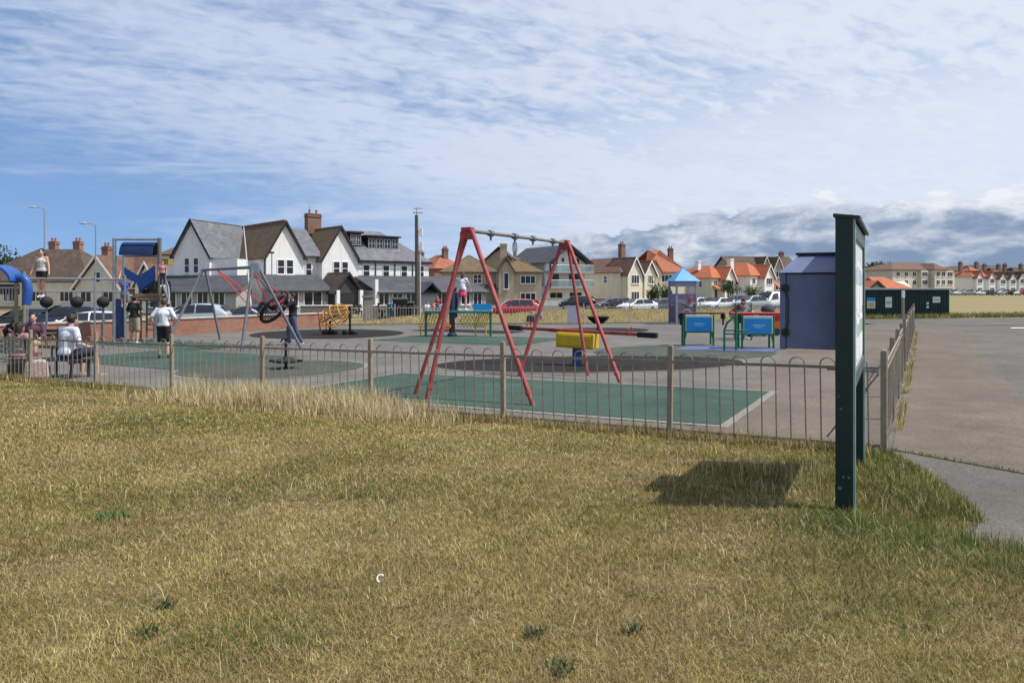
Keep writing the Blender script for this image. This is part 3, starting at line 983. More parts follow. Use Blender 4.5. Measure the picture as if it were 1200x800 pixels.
def gable_roof(b, x0, x1, y0, y1, ze, zr, axis='y', over=0.3, th=0.14):
    if axis == 'y':                         # ridge runs along y, gables at y0 and y1
        xm = (x0 + x1) / 2; sl = (zr - ze) / (xm - x0)
        a, c = x0 - over, x1 + over; zl = ze - over * sl
        p, q = y0 - over, y1 + over
        b.slab([(a, q, zl), (a, p, zl), (xm, p, zr), (xm, q, zr)], th)
        b.slab([(c, p, zl), (c, q, zl), (xm, q, zr), (xm, p, zr)], th)
    else:
        ym = (y0 + y1) / 2; sl = (zr - ze) / (ym - y0)
        a, c = y0 - over, y1 + over; zl = ze - over * sl
        p, q = x0 - over, x1 + over
        b.slab([(p, a, zl), (q, a, zl), (q, ym, zr), (p, ym, zr)], th)
        b.slab([(q, c, zl), (p, c, zl), (p, ym, zr), (q, ym, zr)], th)
    return b


def hip_roof(b, x0, x1, y0, y1, ze, zr, axis='x', over=0.35, i0=None, i1=None):
    x0 -= over; x1 += over; y0 -= over; y1 += over
    hw = (y1 - y0) / 2 if axis == 'x' else (x1 - x0) / 2
    i0 = hw if i0 is None else i0; i1 = hw if i1 is None else i1
    if axis == 'x':
        A, B_ = (x0 + i0, (y0 + y1) / 2, zr), (x1 - i1, (y0 + y1) / 2, zr)
        c = [(x0, y0, ze), (x1, y0, ze), (x1, y1, ze), (x0, y1, ze)]
        fs = [[c[0], c[1], B_, A], [c[1], c[2], B_], [c[2], c[3], A, B_], [c[3], c[0], A]]
    else:
        A, B_ = ((x0 + x1) / 2, y0 + i0, zr), ((x0 + x1) / 2, y1 - i1, zr)
        c = [(x0, y0, ze), (x1, y0, ze), (x1, y1, ze), (x0, y1, ze)]
        fs = [[c[0], c[1], A], [c[1], c[2], B_, A], [c[2], c[3], B_], [c[3], c[0], A, B_]]
    for f in fs:
        b.slab(f, 0.14)
    return b


def walls(b, x0, x1, y0, y1, z0, ze, zr=None, axis='y'):
    """solid wall block with gable tops when zr is given"""
    if zr is None:
        return b.box(x0, x1, y0, y1, z0, ze)
    ze, zr = ze - .27, zr - .3               # keep the masonry under the roof covering
    if axis == 'y':
        xm = (x0 + x1) / 2
        return b.prism([(x0, z0), (x1, z0), (x1, ze), (xm, zr - .1), (x0, ze)], y0, y1)
    ym = (y0 + y1) / 2
    vs = [(x, y, z) for x in (x0, x1) for y, z in ((y0, z0), (y1, z0), (y1, ze), (ym, zr - .1), (y0, ze))]
    return b._p(vs, [(0, 1, 2, 3, 4), (9, 8, 7, 6, 5)] + [(i, i + 5, (i + 1) % 5 + 5, (i + 1) % 5) for i in range(5)])


def bargeboards(b, x0, x1, y, ze, zr, over=0.3, wd=0.26, th=0.06):
    """one board pair mitred at the apex"""
    xm = (x0 + x1) / 2; sl = (zr - ze) / (xm - x0)
    xa, xb = x0 - over, x1 + over; za = ze - over * sl
    q = [(xa, za - wd * 1.2), (xa, za + .03), (xm, zr + .03), (xb, za + .03), (xb, za - wd * 1.2), (xm, zr - wd * 1.2)]
    k = len(b.v)
    b._p([(x, yy, z) for yy in (y - th, y) for x, z in q],
         [(0, 1, 2, 5), (5, 2, 3, 4), (11, 8, 7, 6), (10, 9, 8, 11), (0, 6, 7, 1), (1, 7, 8, 2), (2, 8, 9, 3), (3, 9, 10, 4), (4, 10, 11, 5), (5, 11, 6, 0)])
    return b


def chimney(parent, x, y, z0, z1, w=0.75, d=0.55, pots=2, m=None, potm=None):
    b = MB(); b.box(x - w / 2, x + w / 2, y - d / 2, y + d / 2, z0, z1)
    b.box(x - w / 2 - .07, x + w / 2 + .07, y - d / 2 - .07, y + d / 2 + .07, z1 - .28, z1 - .12)
    b.box(x - w / 2 - .04, x + w / 2 + .04, y - d / 2 - .04, y + d / 2 + .04, z1, z1 + .07)
    o = b.build('chimney', m or BRICKD, parent)
    p = MB()
    for i in range(pots):
        p.lathe([(.13, z1 + .072), (.10, z1 + .4), (.13, z1 + .42), (.12, z1 + .5)], 10, (x - w / 2 + w * (i + .5) / pots, y, 0))
    if pots:
        p.build('chimney_pot', potm or TERRA, o)
    return o


def along(px0, D, px1, ang):
    c, s = math.cos(ang), math.sin(ang); t = (px1 - 600) / FPX; x0 = (px0 - 600) / FPX * D
    return (t * D - x0) / (c - t * s)


def into(px0, D, px1, ang):
    c, s = math.cos(ang), math.sin(ang); t = (px1 - 600) / FPX; x0 = (px0 - 600) / FPX * D
    return (t * D - x0) / (-s - t * c)


def zpx(py, D, base):
    return EYE - (py - HZ) / FPX * D - base


HP = -math.pi / 2


# --- the white hotel -------------------------------------------------
ANG = R(41.8)
C = on(312, 70.0)
hotel = thing('hotel', 'white rendered gabled hotel with slate roofs, attic dormers and a glazed ground floor', 'hotel', C, ANG)
A = MB(); Rf = MB(); Rb = MB(); Bg = MB()
zb = -0.4
# right-hand range, local x along the lit front
E_, G_ = 5.75, 8.95                      # eaves and ridge of the gabled bays
walls(A, 0, 3.75, 0, 13.2, zb, E_ + .05, G_)
walls(A, 5.75, 9.8, 0, 8.5, zb, E_ - .15, G_ - .15)
A.box(3.751, 5.749, 0.9, 8.0, zb, 5.5)
A.box(9.801, 19.0, 0.35, 8.3, zb, 5.35)
gable_roof(Rb, 0, 3.75, 0, 13.2, E_, G_, over=.28)
gable_roof(Rb, 5.75, 9.8, 0, 8.5, E_ - .2, G_ - .15, over=.28)
Rf.slab([(3.4, .45, 5.62), (6.1, .45, 5.62), (6.1, 4.3, 8.6), (3.4, 4.3, 8.6)], .13)
hip_roof(Rf, 9.7, 19.0, 0.35, 8.3, 5.35, 8.75, over=.3, i0=.2, i1=4.2)
q_ = MB(); bargeboards(q_, 0, 3.75, -.285, E_, G_, .28); q_.build('bargeboards', DARKWOOD, hotel)
q_ = MB(); bargeboards(q_, 5.75, 9.8, -.285, E_ - .2, G_ - .15, .28); q_.build('bargeboards', DARKWOOD, hotel)
Bg.box(9.9, 19.3, 0.0, .09, 5.05, 5.22)
# left-hand range facing the car park
TA = Matrix.Rotation(R(-13.9) - ANG, 4, 'Z')
oA = Matrix.Rotation(-ANG, 4, 'Z') @ (on(190, 72.0) - C)
TA = Matrix.Translation((oA.x, oA.y, 0)) @ TA
for q in (A, Rf, Rb, Bg):
    q.T = TA
A.box(0, 5.4, 0, 7, zb, 5.7); A.box(5.66, 8.4, -.15, 1.5, zb, 5.2)
walls(A, 1.75, 5.65, -.5, 6.5, zb, 5.85, 9.05)
Rl = MB(); Rl.T = TA
hip_roof(Rb, 0, 3.6, 0, 7.2, 5.7, 8.4, over=.35, i1=.3)
gable_roof(Rl, 1.75, 5.65, -.5, 7, 5.8, 9.05, over=.28)
q_ = MB(); q_.T = TA; bargeboards(q_, 1.75, 5.65, -.785, 5.8, 9.05, .28); q_.build('bargeboards', DARKWOOD, hotel)
for q in (A, Rf, Rb, Bg):
    q.T = Matrix()
A.build('wall', WHITE, hotel)
Rf.build('roof', SLATE, hotel)
rb = Rb.build('roof', BROWNT, hotel); rb['label'] = 'brown tiled roofs of the gabled bays'
Rl.build('roof', SLATE, hotel)
Bg.build('fascia', DARKWOOD, hotel)
for x in (1.45, 2.35):
    win(hotel, (x, -.01, 3.75), 0, .78, 1.45, 1, 2)
for x in (7.35, 8.3):
    win(hotel, (x, -.01, 3.7), 0, .78, 1.45, 1, 2)
win(hotel, (4.75, .88, 3.65), 0, .7, 1.3, 1, 2)
for x in (11.0, 13.4, 15.7, 17.9):
    win(hotel, (x, .34, 3.55), 0, .85, 1.35, 1, 2)
for x in (3.2, 4.2):
    p = TA @ Vector((x, -.51, 3.85)); win(hotel, p, R(-13.9) - ANG, .62, 1.5, 1, 2)
# drainpipes
for x, y, z0, z1 in ((12.1, .28, 2.9, 5.1), (14.5, .28, 2.9, 5.1), (16.8, .28, 2.9, 5.1), (-.12, .12, 2.6, 5.4)):
    dp = MB(); dp.tube([(x, y, z0), (x, y, z1)], .055, 6); dp.build('drainpipe', DARKFR, hotel)
# attic dormers
def dormer(x0, x1, y0, z0, z1, n):
    b = MB(); b.box(x0, x1, y0, y0 + 3.0, z0, z1); b.box(x0 - .2, x1 + .2, y0 - .25, y0 + 3.2, z1 + .003, z1 + .17)
    d = b.build('dormer', DARKWOOD, hotel)
    for i in range(n):
        win(d, (x0 + (x1 - x0) * (i + .5) / n, y0 - .01, z0 + .12), 0, (x1 - x0) / n * .86, (z1 - z0) * .8, 2, 2, mat('grey_frame', (.30, .31, .33), .5), None, sill=False)
dormer(9.95, 11.3, 1.9, 6.85, 8.25, 2)
dormer(12.0, 15.9, 1.75, 6.55, 7.95, 4)
chimney(hotel, 7.6, 5.6, 8.2, 10.3, 1.55, .8, 2, BRICKD)
rt = MB(); rt.tube([(1.87, .0, G_ + .04), (1.87, 13.2, G_ + .04)], .07, 6); rt.build('ridge_tiles', TERRA, hotel)
# glazed ground floor under lean-to roofs
Gw, Gr = MB(), MB()
Gw.box(-.4, 5.0, -2.7, 0.0, zb, 2.35)
Gr.slab([(-1.1, -3.2, 2.2), (5.3, -3.2, 2.2), (5.3, -.005, 3.75), (-1.1, -.005, 3.75)], .12)
Gw.box(9.0, 23.5, -4.2, .34, zb, 2.2)
Gr.slab([(9.4, -4.7, 2.0), (23.8, -4.7, 2.0), (23.8, .33, 3.75), (9.4, .33, 3.75)], .12)
gable_roof(Gr, 14.3, 16.6, -5.1, -3.4, 2.15, 3.1, over=.15)
Gw.T = TA; Gr.T = TA
Gw.box(.8, 10.2, -3.0, -.51, zb, 2.3)
Gr.slab([(.4, -3.5, 2.1), (10.6, -3.5, 2.1), (10.6, -.52, 3.65), (.4, -.52, 3.65)], .12)
Gw.T = Matrix(); Gr.T = Matrix()
gw = Gw.build('ground_floor', GREYWALL, hotel)
Gr.build('lean_to_roof', SLATED, hotel)
cg = MB()
walls(cg, 5.05, 7.75, -4.0, -.02, zb, 2.3, 3.85)
cgo = cg.build('porch', mat('porch_cladding', (.05, .05, .055), .7, .2, 4), hotel)
cr = MB(); gable_roof(cr, 5.05, 7.75, -4.0, -.03, 2.3, 4.0, over=.3); cr.build('porch_roof', BROWND, cgo)
cb2 = MB(); bargeboards(cb2, 5.05, 7.75, -4.305, 2.3, 4.0, .3, .22); cb2.build('bargeboards', DARKWOOD, cgo)
for x in (5.15, 7.65, 9.35):
    pc = MB(); pc.box(x - .17, x + .17, -4.45, -4.1, zb, 2.25 if x < 9 else 3.3); pc.build('pillar', WHITE, hotel)
for x in (1.0, 3.4):
    win(hotel, (x, -2.71, .75), 0, 1.9, 1.4, 2, 1)
for x in (10.3, 11.9, 13.5, 17.4, 19.0, 20.6, 22.3):
    win(hotel, (x, -4.21, .6), 0, 1.25, 1.45, 2, 1)
for x in (8.05, 8.75):
    win(hotel, (x, -.02, .05), 0, .68, 2.9, 1, 1, name='glazed_door', sill=False)
win(hotel, (6.4, -4.01, .5), 0, 1.7, 1.5, 2, 1, DARKFR)
for x in (1.7, 3.4, 5.1, 6.8, 8.5):
    p = TA @ Vector((x, -3.01, .6)); win(hotel, p, R(-13.9) - ANG, 1.2, 1.5, 2, 1)
aer = MB(); aer.tube([(7.2, 5.6, 10.3), (7.2, 5.6, 11.2)], .025, 5); aer.bar((6.9, 5.6, 11.1), (7.5, 5.6, 11.1), .03, .03); aer.build('aerial', GALV, hotel)
# terrace walls
def low_wall(name, label, a, b, h, th, m, capm, ext=0.0):
    a, b = Vector(a), Vector(b); Lw = (b - a).length; ang = math.atan2(b.y - a.y, b.x - a.x)
    r = thing(name, label, 'wall', a, ang)
    w_ = MB(); w_.box(0, Lw, -th / 2, th / 2, -.5, h); w_.build('brickwork', m, r)
    c_ = MB(); c_.box(-.03, Lw + .03, -th / 2 - .04, th / 2 + .04, h + .002, h + .075); c_.build('coping', capm, r, bevel=.01)
    return r


low_wall('terrace_wall', 'low dark terrace wall with white coping in front of the hotel porch', on(352, 60.5), on(413, 61.5), 1.0, .22, mat('dark_wall', (.16, .145, .13), .9, .2, 3), WHITEPVC)
low_wall('terrace_wall', 'low dark terrace wall with white coping right of the grey gate pier', on(436, 58.5), on(461, 59), 1.05, .22, MATS['dark_wall'], WHITEPVC)
gp = MB(); b0 = on(431, 57.5); gp.T = Matrix.Translation(b0) @ Matrix.Rotation(R(20), 4, 'Z')
gp.box(-.33, .33, -.33, .33, -.3, 1.75); gp.box(-.4, .4, -.4, .4, 1.752, 1.87)
tag(gp.build('gate_pier', mat('grey_stone', (.20, .195, .185), .9, .25, 4, .2)), 'square grey stone gate pier on the hotel terrace', 'pier')

# --- houses ----------------------------------------------------------
def corner_house(name, label, px, D, ang, fw, dp_, ze, zr, wm, rm, axis='y', roof='gable', over=.3, barge=None, base=None):
    o = on(px, D)
    r = thing(name, label, 'house', o, ang)
    a = MB()
    walls(a, 0, fw, 0, dp_, -.5, ze + .05, zr if roof == 'gable' else None, axis)
    a.build('wall', wm, r)
    f = MB()
    (gable_roof if roof == 'gable' else hip_roof)(f, 0, fw, 0, dp_, ze, zr, axis, over)
    ro = f.build('roof', rm, r)
    if barge and roof == 'gable' and axis == 'y':
        b = MB(); bargeboards(b, 0, fw, -over - .005, ze, zr, over); b.build('bargeboards', barge, r)
    return r, ro


# far left: bungalows behind the car park
r, ro = corner_house('bungalow', 'cream bungalow with a broad dark brown hipped roof, far left behind the car park', -34, 84, R(-8), 14.5, 9, 3.2, 7.0, CREAM, BROWND, 'x', 'hip')
chimney(ro, 6.0, 5.3, 6.2, 7.9, .85, .7, 2, BRICK)
chimney(ro, 9.2, 5.3, 6.0, 7.9, .85, .7, 2, BRICK)
for x in (2, 5, 8.5, 12):
    win(r, (x, -.01, .9), 0, 1.7, 1.2, 3, 1)
r, ro = corner_house('bungalow', 'small brown-roofed bungalow with white gable window, left of the lamp post', 88, 80, R(-12), 5.6, 8, 2.7, 6.0, CREAM, MAROON, 'y', 'gable', .35, WHITEPVC)
chimney(ro, 1.4, 3, 4.4, 7.0, .8, .7, 2, BRICK)
win(r, (2.8, -.01, 3.0), 0, .9, 1.2, 1, 1)
win(r, (1.4, -.01, .9), 0, 1.4, 1.2, 2, 1); win(r, (4.2, -.01, .9), 0, 1.4, 1.2, 2, 1)
r, ro = corner_house('bungalow', 'red-brown roofed house beside the white hotel, behind the climbing tower', 128, 82, R(-14), 5.6, 7, 3.0, 6.4, CREAM, MAROON, 'x', 'gable', .35)
chimney(ro, .6, 3.5, 4.6, 7.1, .85, .7, 2, BRICK)
for x in (1.5, 4.0):
    win(r, (x, -.01, 1.0), 0, 1.4, 1.2, 2, 1)
wg = MB(); walls(wg, 4.4, 7.2, -1.2, 4, -.5, 3.1, 5.2); wg.build('wing', WHITE, r)
wr = MB(); gable_roof(wr, 4.4, 7.2, -1.2, 4, 3.05, 5.3, over=.3); wr.build('roof', MAROON, r)
wb = MB(); bargeboards(wb, 4.4, 7.2, -1.51, 3.05, 5.3, .3); wb.build('bargeboards', WHITEPVC, r)
win(r, (5.8, -1.21, 1.0), 0, 1.5, 1.3, 2, 1)

# red brick house glimpsed behind the hotel's right end
r, ro = corner_house('house', 'red brick house mostly hidden between the hotel and the pebbledashed house', 509, 122, R(35), 6, 8, 5.6, 8.0, BRICK, REDT, 'y', 'hip')
chimney(ro, 3.4, 2.4, 6.6, 9.0, .9, .7, 3, BRICKD)
chimney(ro, 1.0, 6.5, 6.0, 8.5, .8, .7, 2, BRICKD)

# pebbledashed house
D = 108.0
r, ro = corner_house('house', 'brown pebbledashed house with lichened tile roof and a tall stair window', 517, D, R(4), 8.2, 8.5, 4.75, 7.35, PEBBLE, LICHEN, 'x', 'hip', .45)
win(r, (5.3, -.01, 3.05), 0, 1.25, 1.35, 2, 2); win(r, (5.3, -.01, .4), 0, 1.7, 1.4, 3, 1); win(r, (2.2, -.01, .4), 0, 1.6, 1.4, 2, 1)
w2 = MB(); walls(w2, 8.0, 14.6, -1.3, 6.5, -.5, 4.75); w2.build('wing', PEBBLE, r)
w3 = MB(); walls(w3, 8.3, 10.5, -1.9, 4, -.5, 5.2, 6.8); w3.build('stair_gable', PEBBLE, r)
w4 = MB(); hip_roof(w4, 8.0, 14.6, -1.3, 6.5, 4.75, 6.9, 'x', .4); gable_roof(w4, 8.3, 10.5, -1.9, 3, 5.1, 6.95, over=.25); wro = w4.build('roof', BROWNT, r)
win(r, (9.4, -1.91, 2.2), 0, .75, 2.4, 1, 1); win(r, (12.6, -1.31, 3.0), 0, 2.2, 1.2, 3, 1); win(r, (12.6, -1.31, .3), 0, 2.3, 1.4, 3, 1)
chimney(wro, 9.3, 3.2, 5.6, 9.0, 1.0, .8, 0, PEBBLE)
pr = MB(); pr.slab([(5.9, -1.9, 2.15), (8.2, -1.9, 2.15), (8.2, -.02, 2.9), (5.9, -.02, 2.9)], .1); pr.box(6.0, 6.15, -1.8, -1.65, -.3, 2.1); pr.build('porch_roof', BROWND, r)

# modern slate-roofed house with balconies
D = 118.0
o = on(640, D)
r = thing('house', 'modern three-storey house with dark slate roof, white front and glass balconies', 'house', o, R(30))
a = MB(); walls(a, 0, 7.6, 0, 11.5, -.5, 6.7, 9.2); a.build('wall', WHITE, r)
a = MB(); a.box(-.05, -.003, .5, 11.3, 2.6, 6.6); a.build('side_cladding', GREYWALL, r)
a = MB(); gable_roof(a, -.2, 7.8, -1.2, 12.0, 6.65, 9.35, over=.35); a.build('roof', SLATED, r)
a = MB(); bargeboards(a, -.2, 7.8, -1.56, 6.65, 9.35, .35, .22); a.build('bargeboards', DARKFR, r)
for z in (2.35, 4.75):
    a = MB(); a.box(-.3, 8.1, -1.9, -.005, z, z + .28); bo = a.build('balcony', mat('balcony_grey', (.30, .31, .33), .6, .1, 3), r)
    a = MB(); a.box(-.25, 8.05, -1.86, -1.83, z + .285, z + 1.25); a.build('balustrade', CLEARG, bo)
    a = MB(); a.tube([(-.25, -1.845, z + 1.28), (8.05, -1.845, z + 1.28)], .03, 6); a.build('handrail', GALV, bo)
for x, w_ in ((1.5, 1.8), (5.6, 2.4)):
    win(r, (x, -.01, 2.66), 0, w_, 1.95, 2, 1, DARKFR, sill=False)
for x, w_ in ((1.4, 1.5), (5.6, 1.5)):
    win(r, (x, -.01, 5.06), 0, w_, 2.1, 2, 1, DARKFR, sill=False)
win(r, (3.2, -.01, 6.6), 0, .45, .6, 1, 1, DARKFR, sill=False)
for x in (1.9, 5.7):
    win(r, (x, -.01, .2), 0, 2.5, 1.5, 2, 1, WHITEPVC)
for y in (2.6, 7.5):
    win(r, (-.052, y, 3.6), HP, 1.0, 1.3, 1, 1, DARKFR)
tg = Matrix.Rotation(-R(30), 4, 'Z') @ Matrix.Translation(on(563.5, 122) - o) @ Matrix.Rotation(R(-6), 4, 'Z')
a = MB(); a.T = tg; walls(a, 0, 6.0, 0, 9, -.5, 6.6, 9.1); a.build('rear_wing', TANWALL, r)
a = MB(); a.T = tg; gable_roof(a, 0, 6.0, 0, 9, 6.5, 9.2, over=.4); a.build('roof', SLATED, r)
a = MB(); a.T = tg; bargeboards(a, 0, 6.0, -.405, 6.5, 9.2, .4, .2); a.build('bargeboards', DARKFR, r)

# cream semi-detached pair with two white gables
D = 124.0
ang = R(38)
r, ro = corner_house('house', 'cream house with long maroon-brown tiled roof and twin white boarded gables', 727, D, ang, 6.8, 13.5, 5.0, 7.6, CREAM, MAROON, 'y', 'hip', .4)
for x0, wdt in ((.3, 3.6), (4.4, 3.0)):
    a = MB(); walls(a, x0, x0 + wdt, -1.4, 2, -.5, 4.9, 7.5 if x0 < 1 else 7.0); wo_ = a.build('bay', CREAM, r)
    zr_ = 7.6 if x0 < 1 else 7.1
    a = MB(); gable_roof(a, x0, x0 + wdt, -1.4, 3.5, 4.85, zr_, over=.3); a.build('roof', MAROON, wo_)
    a = MB(); bargeboards(a, x0, x0 + wdt, -1.71, 4.85, zr_, .3, .26); a.build('bargeboards', WHITEPVC, wo_)
    win(r, (x0 + wdt / 2, -1.41, 3.05), 0, 1.9 if x0 < 1 else 1.3, 1.5, 3, 1); win(r, (x0 + wdt / 2, -1.41, .3), 0, 1.9, 1.5, 3, 1)
for y in (3.5, 9.5):
    win(r, (-.01, y, 3.2), HP, .8, 1.2, 1, 2)
chimney(ro, 3.3, 2.8, 6.0, 9.9, 1.0, .8, 2, BRICKD)

# hipped orange-red roofed house
D = 132.0
r, ro = corner_house('house', 'cream house with a tall hipped orange-red roof and two brick chimneys', 757, D, R(14), 7.6, 10, 5.2, 9.4, CREAM, REDT, 'x', 'hip', .5)
win(r, (4.0, -.01, 3.4), 0, 2.2, 1.3, 3, 1); win(r, (4.0, -.01, .4), 0, 2.4, 1.5, 3, 1); win(r, (6.6, -.01, 3.4), 0, 1.2, 1.3, 2, 1)
chimney(ro, 7.2, 5.0, 6.5, 9.7, .85, .7, 2, BRICKD)
a = MB(); walls(a, .1, 2.6, -1, 3, -.5, 5.4, 7.2); wo_ = a.build('bay', CREAM, r)
a = MB(); gable_roof(a, .1, 2.6, -1, 4, 5.35, 7.3, over=.3); a.build('roof', ORANGE, wo_)

# orange roofed row further right
def gabled_pair(label, px, D, ang, fw, dp_, ze, zr, wm, rm, side_rm, bw):
    r, ro = corner_house('house', label, px, D, ang, fw, dp_, ze, zr, wm, rm, 'y', 'hip', .4)
    a = MB(); walls(a, fw - bw, fw, -1.4, 2.5, -.5, ze - .1, ze + 2.2); wo_ = a.build('bay', WHITE, r)
    a = MB(); gable_roof(a, fw - bw, fw, -1.4, 4.0, ze - .15, ze + 2.35, over=.35); a.build('roof', side_rm, wo_)
    a = MB(); bargeboards(a, fw - bw, fw, -1.76, ze - .15, ze + 2.35, .35, .28); a.build('bargeboards', WHITEPVC, wo_)
    win(r, (fw - bw / 2, -1.41, ze - 1.9), 0, bw * .6, 1.4, 3, 1); win(r, (fw - bw / 2, -1.41, .3), 0, bw * .65, 1.5, 3, 1)
    win(r, (1.2, -.01, ze - 1.8), 0, 1.1, 1.2, 2, 1); win(r, (1.3, -.01, .0), 0, 1.0, 2.1, 1, 1, name='front_door', sill=False)
    for y in (dp_ * .3, dp_ * .65):
        win(r, (-.01, y, ze - 1.9), HP, .9, 1.2, 1, 2)
    return r, ro


r, ro = gabled_pair('orange-roofed house with white gabled bay just right of the blue-roofed tower', 834, 150, R(36), 5.8, 9.5, 4.4, 7.0, CREAM, ORANGE, ORANGE, 3.4)
chimney(ro, 1.6, 4.8, 6.0, 7.9, .9, .8, 0, WHITE)
a = MB(); a.slab([(.2, -1.3, 2.2), (2.2, -1.3, 2.2), (2.2, -.02, 2.9), (.2, -.02, 2.9)], .1); a.build('porch_roof', ORANGE, r)
r, ro = gabled_pair('orange-roofed house with a tall white chimney on its side slope and white gabled bay', 879, 152, R(36), 6.2, 10.5, 4.9, 7.7, WHITE, ORANGE, ORANGE, 3.3)
chimney(ro, -.1, 4.8, 3.0, 8.4, 1.1, .9, 2, WHITE)
a = MB(); a.slab([(6.4, -3, 2.0), (9.2, -3, 2.0), (7.0, -.02, 4.3), (6.4, -.02, 4.3)], .1); a.build('lean_to_roof', ORANGE, r)
# brown terrace behind with two steep white gables
D = 176.0
o = on(880, D)
r = thing('house', 'long brown-tiled terrace behind the orange roofs with two steep white-edged gables', 'house', o, R(12))
a = MB(); walls(a, -5, 12.5, 0, 9, -.5, 7.2, 9.8, 'x'); a.build('wall', PEBBLE, r)
a = MB(); gable_roof(a, -5, 12.5, 0, 9, 7.1, 10.0, 'x', .4); ro = a.build('roof', BROWND, r)
for x in (2.0, 5.2):
    a = MB(); walls(a, x, x + 2.6, -1.2, 4, -.5, 6.9, 9.6); wo_ = a.build('bay', PEBBLE, r)
    a = MB(); gable_roof(a, x, x + 2.6, -1.2, 4.5, 6.8, 9.8, over=.3); a.build('roof', BROWNT, wo_)
    a = MB(); bargeboards(a, x, x + 2.6, -1.51, 6.8, 9.8, .3, .3); a.build('bargeboards', WHITEPVC, wo_)
    win(r, (x + 1.3, -1.21, 4.8), 0, 1.4, 1.5, 2, 1); win(r, (x + 1.3, -1.21, 1.8), 0, 1.6, 1.6, 2, 1)
chimney(ro, 10.8, 4.5, 9.2, 11.0, 1.0, .8, 2, BRICKD)

# right-hand distance
r, ro = corner_house('pavilion', 'low orange-roofed pavilion with a pale grey gable behind the dark green hut', 1012, 96, R(8), 3.6, 8, 1.7, 3.2, GREYWALL, ORANGE, 'y', 'gable', .3, DARKFR)
a = MB(); walls(a, 3.5, 8.3, .5, 6.5, -.5, 1.7, 3.55, 'x'); a.build('wing', CREAM, r)
a = MB(); hip_roof(a, 3.3, 8.3, .5, 6.5, 1.65, 3.7, 'x', .4, .1); wro = a.build('roof', ORANGE, r)
a = MB(); walls(a, 5.4, 7.2, -.4, 3, -.5, 1.6, 2.6); a.build('gable', WHITE, r)
D = 206.0
r, ro = corner_house('apartment_block', 'big cream three-storey block with brown hipped roof and stacked bay windows', 1046, D, R(20), 23.5, 12, 7.2, 9.6, CREAM, MAROON, 'x', 'hip', .6)
a = MB(); a.box(12.9, 17.4, -2.4, .02, -.5, 7.3); bo = a.build('wing', CREAM, r)
a = MB(); hip_roof(a, 12.9, 17.4, -2.4, 6, 7.3, 9.2, 'y', .5); a.build('roof', MAROON, bo)
for z in (.6, 3.0, 5.3):
    win(r, (14.2, -2.41, z), 0, 1.3, 1.4, 2, 1); win(r, (16.2, -2.41, z), 0, 1.3, 1.4, 2, 1)
for x in (10.6, 20.2):
    a = MB(); a.box(x - 1.3, x + 1.3, -1.2, .01, -.5, 7.0); bo = a.build('bay', CREAM, r)
    for z in (.6, 3.0, 5.3):
        win(r, (x, -1.21, z), 0, 2.1, 1.4, 3, 1)
for x in (2, 5, 8):
    for z in (.6, 3.0, 5.3):
        win(r, (x, -.01, z), 0, 1.3, 1.3, 2, 1)
for i, (px, D, an, fw, ze, zr, wm, rm, lb) in enumerate((
        (1139, 214, 20, 8.5, 5.2, 8.4, WHITE, REDT, 'white house with red hipped roof right of the big cream block'),
        (1166, 222, 16, 7.5, 5.0, 8.0, GREYWALL, MAROON, 'grey-fronted house with maroon roof second right of the big cream block'),
        (1189, 226, 12, 8.0, 5.2, 8.2, CREAM, BROWND, 'cream house with brown roof at the right edge of the view'),
        (1214, 230, 10, 8.0, 5.2, 8.2, WHITE, REDT, 'white house with red roof cut by the right edge of the view'))):
    r, ro = corner_house('house', lb, px, D, R(an), fw, 9, ze, zr, wm, rm, 'x', 'hip', .5)
    chimney(ro, 1.0, 4.5, zr - 1.8, zr + 1.0, .9, .8, 2, BRICKD); chimney(ro, fw - 1.0, 4.5, zr - 1.8, zr + 1.0, .9, .8, 2, BRICKD)
    for x in (1.8, fw - 1.8):
        a = MB(); walls(a, x - 1.3, x + 1.3, -1.1, 3, -.5, ze - .2, ze + 1.6); bo = a.build('bay', WHITE, r)
        a = MB(); gable_roof(a, x - 1.3, x + 1.3, -1.1, 3.5, ze - .25, ze + 1.75, over=.25); a.build('roof', rm, bo)
        win(r, (x, -1.11, ze - 2.0), 0, 1.8, 1.4, 3, 1); win(r, (x, -1.11, .5), 0, 1.8, 1.5, 3, 1)

# garden walls across the road
low_wall('garden_wall', 'pale rendered garden wall across the road under the balconied house', on(632, 101), on(664, 101.5), .95, .25, CREAM, STONE)
low_wall('garden_wall', 'red brick garden wall across the road right of the pale rendered one', on(665, 101.6), on(720, 103), .95, .25, BRICK, STONE)
# brick wall of the car park
wa = at(20, 403); wa = Vector((WA[0] - WD[0] * 5.5, WA[1] - WD[1] * 5.5, 0)); wa.z = g(wa.x, wa.y)
wb_ = Vector((WA[0] + WD[0] * 12.0, WA[1] + WD[1] * 12.0, 0)); wb_.z = wa.z
low_wall('brick_wall', 'long low red brick wall with stone coping between the playground and the car park', wa, wb_, .66, .24, BRICK, STONE)

